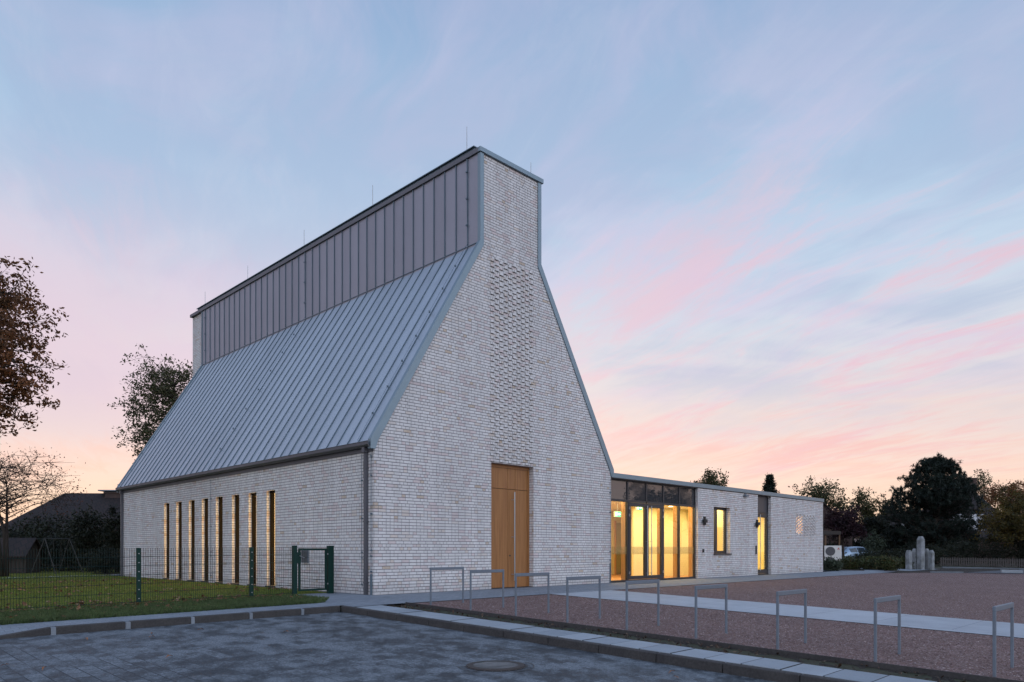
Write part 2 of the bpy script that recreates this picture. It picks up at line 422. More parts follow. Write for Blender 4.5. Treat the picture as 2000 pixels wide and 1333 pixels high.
structure(gp.build('pavement', PAVE))
patch('pavement', 30.2, 41, -2.45, 2.0, .002, PAVE, 2.0)
patch('gravel_bed', -.80, 4.10, -40, -2.45, -.012, GRAVEL, 2.0)
patch('path', 4.10, 6.82, -40, -2.45, -.002, PATH, 2.0)
g2 = MB()
def poly_ground(pts, dz):
    return [(x,y,zg(x,y)+dz) for x,y in pts]
xsl = [6.82,10,15,20,25,30]
patch('gravel_bed', 6.82, 30.2, -40, -2.45, -.012, GRAVEL, 2.0)
tri = [(30.2,-2.45),(43,-6.6),(60,-14),(60,-34),(60,-40),(30.2,-40)]
g2.add(poly_ground([(30.2,-40),(30.2,-34),(60,-34),(60,-40)], -.012), [(0,3,2,1)])
g2.add(poly_ground([(30.2,-34),(30.2,-2.45),(43,-6.6),(60,-14),(60,-34)], -.012), [(0,4,3,2,1)])
structure(g2.build('gravel_bed', GRAVEL))
soil = MB()
ny_ = 220; ysx = np.linspace(-34, -2.45, ny_)
vsx = []; rows = 6
for y in ysx:
    for i in range(rows):
        x = -1.57+.75*i/(rows-1)
        vsx.append((x, y, zg(x,y)-.045+random.uniform(-.018,.030)*(0 < i < rows-1)-(.02 if 0 < i < rows-1 else 0)))
soil.add(vsx, [(j*rows+i,j*rows+i+1,(j+1)*rows+i+1,(j+1)*rows+i) for j in range(ny_-1) for i in range(rows-1)])
structure(soil.build('soil_strip', SOIL, smooth=True))
# steel edging between soil and gravel
ed = MB(); 
for y0 in np.arange(-34, -2.5, 2.0):
    y1 = min(y0+2.0, -2.45)
    z0, z1 = zg(-.8,y0), zg(-.8,y1)
    ed.add([(-.825,y0,z0-.12),(-.80,y0,z0-.12),(-.80,y0,z0+.022),(-.825,y0,z0+.022),(-.825,y1,z1-.12),(-.80,y1,z1-.12),(-.80,y1,z1+.022),(-.825,y1,z1+.022)],
           [(0,1,2,3),(7,6,5,4),(0,4,5,1),(1,5,6,2),(2,6,7,3),(3,7,4,0)])
structure(ed.build('edging_strip', KERBM))

def slab(m, x0, x1, y0, y1, top, bot, inset=0.0, drop=None, mi=0):
    """a box that follows the ground; drop = (dz at x0, dz at x1)"""
    c = [(x0+inset,y0+inset),(x1-inset,y0+inset),(x1-inset,y1-inset),(x0+inset,y1-inset)]
    d = drop or (0,0)
    up = [(x,y,zg(x,y)+top+(d[0] if i in (0,3) else d[1])) for i,(x,y) in enumerate(c)]
    dn = [(x,y,zg(x,y)+bot) for x,y in c]
    m.add(dn+up, [(0,3,2,1),(4,5,6,7),(0,1,5,4),(1,2,6,5),(2,3,7,6),(3,0,4,7)], mi)
# kerb: long stones along the gravel side
km = MB(); y = -2.17
while y > -33:
    slab(km, -2.33, -2.21, y-.995, y, .004, -.35, .002); y -= 1.0
structure(km.build('kerb', KERBM, bevel=.012))
# edge slabs beside the kerb
tm = MB(); y = (math.floor((80-2.45)/.518+.5)-.5)*.518-80; k = 0
while y > -33:
    slab(tm, -2.203, -1.575, y-.516, y, .006+.003*((k*7)%3), -.2, .002); y -= .518; k += 1
structure(tm.build('edge_slabs', TILE, bevel=.006))
# kerb stones with light gaps along the lawn side
for a, b_ in ((-3.19,-2.34),(-4.30,-3.26),(-5.42,-4.37),(-6.52,-5.49),(-7.65,-6.61),(-8.70,-7.73)):
    m = MB(); slab(m, a, b_, -2.17, -2.05, .004, -.35, 0, (-.115,0) if a < -8 else None)
    structure(m.build('kerb', KERBM, bevel=.010))
lk = MB(); slab(lk, -40, -8.70, -2.17, -2.05, -.112, -.35); structure(lk.build('kerb', KERBM))
gpm = MB()
for a, b_ in ((-3.26,-3.19),(-4.37,-4.30),(-5.49,-5.42),(-6.61,-6.52),(-7.73,-7.65)):
    slab(gpm, a+.003, b_-.003, -2.165, -2.055, -.004, -.35)
structure(gpm.build('kerb_joint', PAVE))

# ------------------------------------------------------------------ church
ch = empty('church', (5,10,0), 'tall whitewashed brick church hall with steep zinc roof and narrow raised ridge', 'church')
GA = [(0,-.4),(4.17,-.4),(4.17,3.81),(6.02,3.81),(6.02,-.4),(10.05,-.4),(10.05,3.84),(6.28,10.2),(6.28,12.93),(3.80,12.93),(3.80,10.2),(0,3.84)]
MB().prism(GA, 0, .36).build('gable_wall', BRICK, ch)
GB = [(0,-.4),(10.05,-.4),(10.05,3.84),(6.28,10.2),(6.28,12.93),(3.80,12.93),(3.80,10.2),(0,3.84)]
MB().prism(GB, 19.84, 20.2).build('gable_wall', BRICK, ch)
MB().box(3.78, 6.30, 20.4, 21.6, -.4, 12.93).build('chimney_shaft', BRICK, ch)
# long wall with eight slots
slots = [(14.82,14.25),(13.66,13.10),(12.42,11.86),(11.20,10.63),(9.95,9.38),(8.70,8.12),(7.46,6.88),(6.03,5.43)]
slots = []
for px in (320.4,344.0,368.5,394.0,421.5,453.0,485.3,520.6):
    t_ = (px-1000)/F; yy = (1-t_)/(1+t_)*R0-L0; slots.append((yy-.57, yy))
slots.sort()
lw = MB(); cur = .36
for a, b_ in slots:
    lw.box(0, .36, cur, a, -.4, 3.74); lw.box(0, .36, a, b_, 3.05, 3.74); lw.box(0, .36, a, b_, -.4, -.02); cur = b_
lw.box(0, .36, cur, 19.84, -.4, 3.74)
lw.build('side_wall', BRICK, ch)
MB().box(9.69, 10.05, .36, 19.84, -.4, 3.74).build('side_wall', BRICK, ch)
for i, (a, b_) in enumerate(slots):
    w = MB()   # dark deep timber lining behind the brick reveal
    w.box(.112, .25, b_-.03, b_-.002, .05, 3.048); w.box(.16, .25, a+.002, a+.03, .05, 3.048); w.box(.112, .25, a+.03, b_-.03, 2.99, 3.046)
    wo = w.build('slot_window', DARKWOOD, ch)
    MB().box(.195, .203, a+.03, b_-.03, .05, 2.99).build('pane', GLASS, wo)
    MB().box(-.055, .36, a+.004, b_-.004, -.018, .05).build('sill', KERBM, wo)
# zinc fascia, gutter, downpipes
MB().box(-.035, .25, .06, 20.2, 3.742, 3.885).build('eaves_fascia', GUTT, ch)
gt_ = MB()
prof = [(-.195,3.985),(-.195,3.905),(-.165,3.862),(-.095,3.845),(-.040,3.870),(-.040,3.985),(-.055,3.985),(-.055,3.885),(-.1,3.862),(-.155,3.877),(-.180,3.915),(-.180,3.985)]
gt_.prism(prof, .0, 20.25)
gt_.tube([(-.192,.0,3.99),(-.192,20.25,3.99)], .011, 6)
gt_.build('gutter', GUTT, ch)
for y in (.30, 19.80):
    d = MB(); d.box(-.105, -.012, y-.037, y+.037, -.05, 3.74); d.box(-.15, -.04, y-.06, y+.06, 3.72, 3.86)
    for z in (.3, 1.9, 3.3): d.box(-.112, 0.0, y-.052, y+.052, z, z+.03)
    d.build('downpipe', GUTT, ch)
# roof slopes with standing seams
def slope(name, ex, ez, tx, tz, sgn, seamy):
    m = MB(); d = Vector((tx-ex, 0, tz-ez)); L = d.length; d.normalize(); n = Vector((-d.z*sgn, 0, d.x*sgn)) if sgn > 0 else Vector((d.z, 0, -d.x))
    if n.z < 0: n = -n
    a = Vector((ex,0,ez)); b_ = Vector((tx,0,tz))
    pr = [a, b_, b_-n*.10, a-n*.10]
    m.prism([(p.x,p.z) for p in pr], .05, 20.28, 'y', 0)
    for y in seamy:
        q = [a+n*.002, b_+n*.002, b_+n*.030, a+n*.030]
        m.prism([(p.x,p.z) for p in q], y-.009, y+.009, 'y', 1)
    return m.build(name, [ZINC, SEAM], ch)
seams = [.54+.536*i for i in range(37) if .54+.536*i < 20.1]
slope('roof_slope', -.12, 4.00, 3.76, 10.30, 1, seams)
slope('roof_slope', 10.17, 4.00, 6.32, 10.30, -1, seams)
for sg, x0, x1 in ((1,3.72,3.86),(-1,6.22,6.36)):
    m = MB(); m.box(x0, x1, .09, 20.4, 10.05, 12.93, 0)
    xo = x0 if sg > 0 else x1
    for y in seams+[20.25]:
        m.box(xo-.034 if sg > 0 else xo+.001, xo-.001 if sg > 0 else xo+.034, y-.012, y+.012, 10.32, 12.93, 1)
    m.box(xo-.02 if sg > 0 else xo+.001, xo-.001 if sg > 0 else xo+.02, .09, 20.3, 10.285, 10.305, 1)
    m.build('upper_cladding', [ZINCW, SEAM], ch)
# verge trims on the gable fronts
for y0, y1 in ((-.035,.09),(20.2,20.30)):
    m = MB(); e = .12
    for sg in (1,-1):
        X = (lambda x: x) if sg > 0 else (lambda x: 10.05-x)
        top = 3.74 if sg > 0 else 3.75
        q = [(-.13,3.80),(-.13,4.05),(3.70,10.33),(3.70,12.93),(top+.10,12.93),(top+.10,10.22),(.10,4.03),(.02,3.80)]
        m.prism([(X(a),b_) for a, b_ in q], y0, y1)
    m.build('verge_trim', TRIM, ch)
m = MB(); m.box(3.66, 6.42, -.07, .03, 12.932, 13.075); m.build('coping', TRIM, ch, bevel=.006)
m = MB(); m.box(3.66, 6.42, .033, 21.66, 12.932, 13.075); m.build('coping', GUTT, ch, bevel=.006)  # same zinc as the front piece; darker tone paints in the long sides' shade
m = MB(); m.box(3.76, 6.32, .30, 20.9, 13.077, 13.20); m.box(3.70, 6.38, .26, 20.94, 13.20, 13.225); m.build('coping', SEAM, ch)
# lightning protection
for x, y, h in ((4.0,.91,14.17),(4.0,5.97,14.18),(4.0,10.81,14.10),(4.0,15.87,14.06),(4.0,20.6,14.07),(6.21,.30,13.68)):
    MB().tube([(x,y,13.0),(x,y,h)], [.015,.010], 5).build('lightning_rod', STEEL, ch)
for y in (.54, .54+.536*18, .54+.536*36):
    m = MB(); a = Vector((-.14,y,4.0)); b_ = Vector((3.72,y,10.32))
    m.tube([(-.03,y-.0,.25),(-.03,y,3.70)], .006, 5)
    m.tube([a+Vector((-.02,0,.055)), b_+Vector((-.03,0,.055)), (3.66,y,12.9)], .006, 5)
    for z in (.25,.95,1.1,2.0,3.0): m.box(-.045, .0, y-.02, y+.02, z, z+.03)
    for i in range(1,8):
        q = a.lerp(b_, i/8); m.box(q.x-.045, q.x-.005, y-.018, y+.018, q.z+.02, q.z+.075)
    for z in (10.9,11.7,12.5): m.box(3.64, 3.70, y-.025, y+.025, z, z+.04)
    m.build('lightning_conductor', SEAM, ch)
m = MB(); m.tube([(-.03,.10,.0),(-.03,.10,3.72)], .007, 5); m.box(-.05,-.001,.08,.12,.0,.55)
for z in (.6,1.0,1.15,2.1,3.1,3.6): m.box(-.05, -.001, .08, .125, z, z+.035)
m.build('lightning_conductor', SEAM, ch)
m = MB(); m.tube([(9.98,-.03,.0),(9.98,-.03,3.7)], .006, 5); m.box(9.965,9.995,-.045,-.001,.0,.7)
for z in (.8,1.1,1.8,2.5,3.2): m.box(9.955, 9.995, -.05, -.001, z, z+.04)
m.build('lightning_conductor', SEAM, ch)
# projecting header bricks above the door
m = MB(); r0 = int((3.9+8)/.08333); r1 = int((10.02+8)/.08333)
for r in range(r0, r1):
    z = r*.08333-8+.006
    if z < 3.83: continue
    for c in range(-1, 6):
        x = 4.135+.375*c+(.1875 if r % 2 else 0)
        if x < 4.1 or x > 6.0: continue
        dy = .031+random.uniform(-.003,.003)
        m.box(x, x+.135, -dy, 0.004, z, z+.071)
m.build('brick_relief', BRICK, ch)
# oak portal
dr = MB()
dr.box(4.172, 5.062, .20, .26, .02, 3.055); dr.box(5.076, 5.380, .195, .26, .02, 3.055); dr.box(5.394, 5.93, .20, .26, .02, 3.055)
dr.box(4.172, 5.062, .20, .26, 3.069, 3.70); dr.box(5.076, 5.380, .20, .26, 3.068, 3.70); dr.box(5.394, 5.93, .20, .26, 3.068, 3.70)
dr.box(5.936, 6.018, .185, .28, .02, 3.70); dr.box(4.172, 6.018, .185, .28, 3.706, 3.808)
dr.box(4.172, 6.018, .262, .30, .0, 3.70, 1)
do = dr.build('oak_door', [OAK, BLACK], ch, bevel=.002)
h = MB(); h.tube([(5.27,.10,.22),(5.27,.10,2.98)], .018, 10)
for z in (.42, 1.58, 2.74): h.tube([(5.27,.10,z),(5.22,.20,z)], .010, 6)
h.build('handle', STEEL, do, smooth=False)
MB().disc((5.15,.185,1.0), .028, 16, 'y', 0, .012).build('lock', BLACK, do)
MB().box(4.17, 6.02, .0, .36, -.03, .014).build('threshold', KERBM, do)
v = MB(); v.box(-.03, 0, 3.33, 3.72, .80, 1.20)
for k in range(9): v.box(-.042, -.031, 3.36, 3.69, .835+.038*k, .850+.038*k, 1)
v.build('vent_grille', [GALV, BLACK], ch)
# inside: floor, dim partition
MB().box(.36, 9.69, .36, 19.84, -.05, .0).build('nave_floor', PARQ, ch)
MB().box(3.2, 3.3, .5, 19.6, 0.001, 6.5).build('nave_partition', CREAM, ch)
MB().box(.37, 3.2, .4, 19.8, 3.5, 3.56).build('nave_ceiling', CEIL, ch)

# ------------------------------------------------------------------ annexe
an = empty('annexe', (19.5,5,0), 'low flat-roofed whitewashed brick annexe with glazed lit entrance', 'annexe')
w = MB(); zt = 3.74
w.box(15.95, 17.24, 0, .36, -.4, zt); w.box(17.24, 18.65, 0, .36, -.4, 1.0); w.box(17.24, 18.65, 0, .36, 3.03, zt)
w.box(18.65, 21.26, 0, .36, -.4, zt); w.box(22.62, 25.36, 0, .36, -.4, zt)
SZ0 = 23.0*.08333+.0; SZ0 = 1.9166+.0; SZ1 = SZ0+13*.08333
w.box(25.36, 26.26, 0, .36, -.4, SZ0); w.box(25.36, 26.26, 0, .36, SZ1, zt); w.box(26.26, 28.79, 0, .36, -.4, zt)
w.box(28.43, 28.79, .36, 9.64, -.4, zt); w.box(10.1, 28.79, 9.64, 10.0, -.4, zt)
w.build('brick_wall', BRICK, an)
MB().box(10.07, 28.42, .37, 9.63, 3.50, 3.742).build('roof_slab', KERBL, an)
m = MB(); m.box(10.06, 28.83, -.045, .36, 3.775, 3.94); m.box(28.40, 28.83, .361, 10.04, 3.775, 3.94); m.box(10.06, 28.39, 9.64, 10.04, 3.775, 3.94); m.box(10.06, 28.81, -.02, 9.9, 3.744, 3.774, 1)
m.build('parapet_fascia', [TRIM, DARKF], an)
# screen of staggered bricks with a lit window behind it, and projecting headers
m = MB()
for r in range(13):
    z = SZ0+r*.08333
    x = 25.36 if r % 2 else 25.36-.1875
    while x < 26.26:
        a_, b2_ = max(x+.055, 25.36), min(x+.055+.265, 26.26)
        if b2_-a_ > .02: m.box(a_, b2_, .002, .060, z+.002, z+.0813)
        x += .375
m.build('brick_screen', BRICK, an)
MB().box(25.36, 26.26, .30, .33, SZ0, SZ1).build('screen_backing', BLACK, an)
MB().box(25.50, 26.18, .10, .13, SZ0+.12, SZ1-.12).build('lit_window', LITWIN, an)
m = MB(); r0 = int((SZ0+8)/.08333)
for r in range(13):
    z = SZ0+r*.08333+.006
    for c in range(-1, 6):
        x = 26.36+.375*c+(.1875 if r % 2 else 0)
        if x < 26.3 or x > 27.85: continue
        m.box(x, x+.125, -.042, .004, z, z+.071)
m.build('brick_relief', BRICK, an)
# glazed entrance
GX = [10.10,11.22,12.42,13.58,14.73,15.95]; ZT0, ZT1 = 2.95, 3.03
fr = MB()
for i, x in enumerate(GX):
    wd = .035 if 0 < i < 5 else .05
    if i == 2: fr.box(x-wd, x+wd, .11, .20, ZT1, 3.70)
    else: fr.box(x-wd if i else x, x+wd if i < 5 else x, .11, .20, .07, 3.70)
for i in range(5):
    a, b_ = GX[i]+(.05 if i == 0 else .035), GX[i+1]-(.05 if i == 4 else .035)
    fr.box(a, b_, .112, .198, ZT0, ZT1)
fr.box(10.10, 15.95, .105, .205, 3.70, 3.742); fr.box(10.10, 15.95, .105, .205, -.02, .07)
fo = fr.build('glazing_frame', DARKF, an)
for i in range(5):
    a, b_ = GX[i]+(.05 if i == 0 else .035), GX[i+1]-(.05 if i == 4 else .035)
    MB().box(a, b_, .145, .165, ZT1, 3.70).build('spandrel_pane', SPAND, fo)
    if i in (0,3,4): MB().box(a, b_, .150, .158, .07, ZT0).build('pane', GLASS, fo)
for k, (a, b_) in enumerate(((11.258,12.418),(12.423,13.542))):
    d = MB(); s_ = .125
    d.box(a, a+s_, .10, .185, .08, 2.94); d.box(b_-s_, b_, .10, .185, .08, 2.94)
    d.box(a+s_, b_-s_, .10, .185, .08, .21); d.box(a+s_, b_-s_, .10, .185, 2.80, 2.94)
    do = d.build('glass_door', DARKF, an)
    MB().box(a+s_, b_-s_, .14, .148, .21, 2.80).build('pane', GLASS, do)
    hx = b_-.06 if k == 0 else a+.20
    hm = MB(); hm.tube([(hx,.02,.20),(hx,.02,2.86)], .017, 8)
    for z in (.3,1.5,2.75): hm.tube([(hx,.02,z),(hx,.11,z)], .010, 6)
    hm.build('handle', STEEL, do)
    xh = a+.03 if k == 0 else b_-.03
    for z in (.28, 2.42, 2.68):
        hg = MB(); hg.box(xh-.02, xh+.02, .07, .10, z, z+.10); hg.box(xh-.035, xh+.035, .08, .098, z+.025, z+.05); hg.build('hinge', STEEL, do)
STF = oak_mat('frosted stripe film', (.36,.27,.10), (.30,.22,.08))
for (a, b_) in ((10.16,11.17),(11.40,12.28),(12.56,13.40),(13.63,14.68),(14.78,15.88)):
    x = a; st = MB()
    while x < b_-.03: st.box(x, x+.028, .1385 if 11.3 < a < 13 else .1485, .1395 if 11.3 < a < 13 else .1495, 1.02, 1.30); x += .065
    st.build('safety_stripes', STF, an)
# timber fins behind the mullions
for x in (11.22,13.58,14.73,15.90):
    MB().box(x-.03, x+.03, .21, .40, .0, 3.02).build('timber_fin', OAKIN, an)
# foyer interior
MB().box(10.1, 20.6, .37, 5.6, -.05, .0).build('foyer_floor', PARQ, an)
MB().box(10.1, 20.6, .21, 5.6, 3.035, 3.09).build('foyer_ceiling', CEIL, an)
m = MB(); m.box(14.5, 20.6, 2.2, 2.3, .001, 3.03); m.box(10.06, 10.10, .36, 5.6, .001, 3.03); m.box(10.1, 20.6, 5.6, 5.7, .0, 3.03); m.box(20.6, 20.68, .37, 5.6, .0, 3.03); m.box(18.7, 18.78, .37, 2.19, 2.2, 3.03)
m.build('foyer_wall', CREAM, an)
m = MB(); m.box(17.75, 18.75, 5.54, 5.598, .02, 2.5); m.box(17.68, 17.745, 5.52, 5.598, .0, 2.6, 1); m.box(18.755, 18.82, 5.52, 5.598, .0, 2.6, 1)
m.build('inner_door', [INDOOR, OAKIN], an)
for x, y in ((11.0,1.2),(12.6,1.2),(14.2,1.2),(15.8,1.2),(11.8,3.6),(13.6,3.6)):
    MB().disc((x,y,3.018), .10, 16, 'z', 0, .012).build('downlight', DOWNL, an)
# window
d = MB(); a, b_ = 17.24, 18.65
d.box(a, a+.07, .18, .27, 1.03, 3.03); d.box(b_-.10, b_, .18, .27, 1.03, 3.03); d.box(a+.07, b_-.10, .18, .27, 1.03, 1.14); d.box(a+.07, b_-.10, .18, .27, 2.92, 3.03); d.box(a+.42, a+.60, .175, .275, 1.14, 2.92)
wo = d.build('window', DARKF, an)
MB().box(a+.07, a+.42, .22, .228, 1.14, 2.92).build('pane', GLASS, wo); MB().box(a+.60, b_-.10, .22, .228, 1.14, 2.92).build('pane', GLASS, wo)
MB().box(a-.02, b_+.06, -.06, .30, .97, 1.028).build('sill', DARKF, wo)
# side door
a, b_ = 21.26, 22.62
d = MB(); d.box(a, a+.06, .14, .24, .06, 3.74); d.box(b_-.06, b_, .14, .24, .06, 3.74); d.box(a+.06, b_-.06, .14, .24, 2.90, 2.98); d.box(a, b_, .13, .25, -.02, .06)
do = d.build('side_door', DARKF, an)
MB().box(a+.06, b_-.06, .17, .20, 2.98, 3.74).build('spandrel_panel', PANEL, do)
d = MB(); x0, x1 = a+.065, b_-.065
d.box(x0, x0+.10, .12, .20, .07, 2.89); d.box(x1-.16, x1, .12, .20, .07, 2.89); d.box(x0+.10, x1-.16, .12, .20, .07, .26); d.box(x0+.10, x1-.16, .12, .20, 2.72, 2.89)
d.build('door_leaf', DARKF, do)
MB().box(x0+.10, x1-.16, .155, .163, .26, 2.72).build('pane', GLASS, do)
hm = MB(); hm.tube([(x0+.26,.03,.2),(x0+.26,.03,2.85)], .017, 8)
for z in (.3,1.5,2.75): hm.tube([(x0+.26,.03,z),(x0+.26,.13,z)], .010, 6)
hm.build('handle', STEEL, do)
for z in (.25, 2.45, 2.65):
    MB().box(x1-.05, x1-.01, .09, .12, z, z+.10).build('hinge', STEEL, do)
m = MB(); m.box(20.75, 25.9, 3.2, 3.3, 0, 3.03); m.box(20.69, 20.75, .37, 3.3, 0, 3.03); m.box(25.9, 25.96, .37, 3.3, 0, 3.03); m.box(20.75, 25.9, .25, 3.2, 3.035, 3.09); m.box(20.75, 25.9, .37, 3.2, -.05, 0.0)
m.build('back_room', CREAM, an)
SHW = plain('dark shed boards', (.030,.022,.018), .8, 0, .3, 5)
# small fittings on the annexe front: things of their own
def wall_lamp(x, label):
    o = empty('wall_lamp', (x,0,2.35), label, 'wall lamp', 'black wall lamps on the annexe')
    MB().box(x+.02, x+.16, -.05, 0, 2.22, 2.58).build('backplate', BLACK, o)
    m = MB(); m.box(x-.14, x+.04, -.20, -.05, 2.32, 2.46); m.box(x-.10, x+.0, -.16, -.06, 2.28, 2.32); m.build('lamp_head', BLACK, o, bevel=.01)
wall_lamp(16.36, 'black wall lamp on the brick between the glazed entrance and the window')
wall_lamp(21.06, 'black wall lamp on the brick beside the narrow side door')
o = MB().box(16.30, 16.40, -.05, 0, 1.07, 1.22).build('door_bell', BLACK, None, bevel=.01); tag(o, 'small black bell plate low on the brick beside the glazed entrance', 'door bell')
o = MB().box(21.02, 21.10, -.05, 0, .98, 1.38).build('intercom', BLACK, None, bevel=.01); tag(o, 'slim black intercom panel on the brick beside the side door', 'intercom')
o = MB(); o.box(19.85, 20.15, -.14, -.04, 3.60, 3.68); o.box(19.95, 20.03, -.06, .0, 3.66, 3.74); o.disc((19.83,-.09,3.64), .04, 12, 'x', 0, .03)
tag(o.build('security_camera', GALV), 'small grey security camera under the annexe roof edge', 'camera')
def exit_sign(x, y, z, label, scale=1.0):
    o = empty('exit_sign', (x,y,z), label, 'exit sign', 'green exit signs in the foyer')
    MB().box(x-.17*scale, x+.17*scale, y, y+.05, z-.09*scale, z+.09*scale).build('housing', WHITE, o)
    m = MB(); s = scale
    m.box(x-.16*s, x+.16*s, y-.004, y-.001, z-.08*s, z+.08*s, 0)
    m.box(x-.13*s, x-.05*s, y-.008, y-.005, z-.06*s, z+.06*s, 1)         # door
    m.add([(x+.0*s,y-.008,z+.0),(x+.05*s,y-.008,z-.05*s),(x+.05*s,y-.008,z-.015*s),(x+.13*s,y-.008,z-.015*s),(x+.13*s,y-.008,z+.015*s),(x+.05*s,y-.008,z+.015*s),(x+.05*s,y-.008,z+.05*s)], [(0,1,2,3,4,5,6)], 1)
    m.build('sign_face', [EXITG, EXITW], o)
    MB().tube([(x,y+.025,z+.09*s),(x,y+.025,3.03)], .008, 5).build('hanger', STEEL, o)
exit_sign(fx(1207,1.6), 1.6, 2.60, 'green lit exit sign hanging behind the first glass bay beside the church', 1.25)
exit_sign(fx(1249,1.0), 1.0, 2.86, 'green lit exit sign behind the top of the left glass door leaf', 1.15)

# ------------------------------------------------------------------ bicycle hoops
words = ['first','second','third','fourth','fifth','sixth','seventh','eighth','ninth']
hp = None
for i in range(9):
    y = -3.0-1.345*i; x = -.55; z = zg(x,y)
    lab = {0:'grey steel bike hoop standing closest to the church, first of the row', 8:'grey steel bike hoop at the end of the row farthest from the church'}.get(i, '%s grey steel bike hoop in the row counted from the church' % words[i])
    o = empty('bike_hoop', (x+.5,y,z), lab, 'bike hoop', 'steel bike hoops in a row on the gravel')
    if hp is None:
        hp = []
        for xx in (x, x+1.0-.035):
            m = MB(); m.box(xx, xx+.035, y-.0175, y+.0175, z-.2, z+.765); hp.append(m.build('leg', GALV, o, bevel=.005))
        m = MB(); m.box(x-.002, x+1.002, y-.018, y+.018, z+.765, z+.83); hp.append(m.build('top_bar', GALV, o, bevel=.006))
    else:
        for c in hp:
            n = c.copy(); COL.objects.link(n); n.parent = o; n.matrix_parent_inverse = hp[0].matrix_parent_inverse.copy()
    o.location = (x+.5,y,z)

# ------------------------------------------------------------------ mesh fence and gate
fe = empty('mesh_fence', (-4,1.5,0), 'dark green wire mesh fence along the lawn in front of the church', 'fence')
FY = 1.5; posts = [-10.6,-7.86,-5.22,-2.60]
for x in posts:
    m = MB(); z = zg(x,FY); m.box(x-.042, x+.042, FY-.02, FY+.04, z-.2, z+1.26)
    for k in range(6): m.box(x-.012, x+.012, FY-.028, FY-.021, z+.12+.2*k, z+.14+.2*k, 1)
    m.build('post', [GREEN, STEEL], fe)
def mesh_panel(m, x0, x1, z0, z1, y, base, r=.0042, hs=.2, vs_=.05):
    x = x0+.02
    while x < x1:
        b0 = zg(x,y) if base else 0
        m.tube([(x,y,b0+z0),(x,y,b0+z1+.015)], r, 4, 0, False); x += vs_
    z = z0+.02
    while z < z1+.001:
        for dy in (-.007,.007):
            m.tube([(x0,y+dy,(zg(x0,y) if base else 0)+z),(x1,y+dy,(zg(x1,y) if base else 0)+z)], r*1.15, 4, 0, False)
        z += hs
for a, b_ in zip(posts, posts[1:]+[-1.49]):
    m = MB(); mesh_panel(m, a+.03, b_-.03, .04, 1.24, FY, True); m.build('wire_panel', WIRE, fe)
ga = empty('mesh_gate', (-.95,1.5,0), 'dark green steel gate with mesh infill between the fence and the church', 'gate')
for x, wd in ((-1.44,.055),(-.39,.085)):
    m = MB(); z = zg(x,FY); m.box(x-wd, x+wd, FY-.05, FY+.05, z-.2, z+1.27); m.box(x-wd-.004, x+wd+.004, FY-.054, FY+.054, z+1.27, z+1.29)
    m.build('gate_post', GREEN, ga, bevel=.004)
m = MB(); x0, x1 = -1.33, -.50
m.box(x0, x0+.05, FY-.02, FY+.02, .10, 1.22); m.box(x1-.05, x1, FY-.02, FY+.02, .10, 1.22); m.box(x0+.05, x1-.05, FY-.02, FY+.02, 1.17, 1.22); m.box(x0+.05, x1-.05, FY-.02, FY+.02, .10, .15); m.box(x0-.06, x0+.06, FY-.03, FY+.03, .82, 1.12)
m.build('gate_frame', GREEN, ga)
m = MB(); mesh_panel(m, x0+.05, x1-.05, .16, 1.16, FY, False); m.build('wire_infill', WIRE, ga)
m = MB(); m.tube([(x0+.01,FY-.03,1.02),(x0+.01,FY-.08,1.02),(x0+.13,FY-.08,.97)], .010, 6); m.build('handle', STEEL, ga)
for z in (.25, 1.05):
    MB().box(x1, x1+.08, FY-.045, FY-.025, z, z+.04).build('hinge', STEEL, ga)

# ------------------------------------------------------------------ manhole cover and loose leaves
mx_, my_ = -4.62, -8.95
def ground_at(px, py):
    """point of the car park seen in that direction"""
    t_ = (px-1000)/F; s_ = (py-1075)/F; Y = 12.0
    for _ in range(60):
        x, y = (1+t_)*Y/Q-R0, (1-t_)*Y/Q-L0
        Y += .6*((EYE-(zg(x,y)-KH))/s_-Y)
    return (1+t_)*Y/Q-R0, (1-t_)*Y/Q-L0
mx_, my_ = ground_at(968, 1301)
z = zg(mx_,my_)-KH
mc = empty('manhole_cover', (mx_,my_,z), 'round iron manhole cover with concrete centre in the car park', 'manhole cover')
m = MB(); n = 40
def ring(m, r0, r1, z0, z1, n=40, mi=0):
    for k in range(n):
        a, b_ = 2*math.pi*k/n, 2*math.pi*(k+1)/n
        m.add([(mx_+r0*math.cos(a),my_+r0*math.sin(a),z0),(mx_+r1*math.cos(a),my_+r1*math.sin(a),z1),(mx_+r1*math.cos(b_),my_+r1*math.sin(b_),z1),(mx_+r0*math.cos(b_),my_+r0*math.sin(b_),z0)], [(0,1,2,3)], mi)
ring(m, .30, .385, z+.016, z+.014); ring(m, .385, .395, z+.014, z-.02)
m.build('iron_rim', plain('rusty cast iron', (.050,.040,.036), .7, .3, .3, 12), mc)
MB().disc((mx_,my_,z+.013), .302, 40).build('concrete_fill', ground_mat('worn concrete', (.15,.145,.14), (.08,.078,.076), 5.0, 30.0), mc)
m = MB(); ring(m, .40, .415, z+.004, z+.004); ring(m, .50, .512, z+.004, z+.004)
for k in range(26):
    a = 2*math.pi*k/26; c, s_ = math.cos(a), math.sin(a)
    m.add([(mx_+.40*c-.006*s_,my_+.40*s_+.006*c,z+.0045),(mx_+.50*c-.006*s_,my_+.50*s_+.006*c,z+.0045),(mx_+.50*c+.006*s_,my_+.50*s_-.006*c,z+.0045),(mx_+.40*c+.006*s_,my_+.40*s_-.006*c,z+.0045)], [(0,1,2,3)])
m.build('joint_ring', BLACK, mc)
leaf0 = None
lo = [(.0,.0),(.3,.06),(.5,.16),(.62,.07),(.8,.12),(1.0,.0),(.8,-.1),(.62,-.07),(.5,-.16),(.3,-.06)]
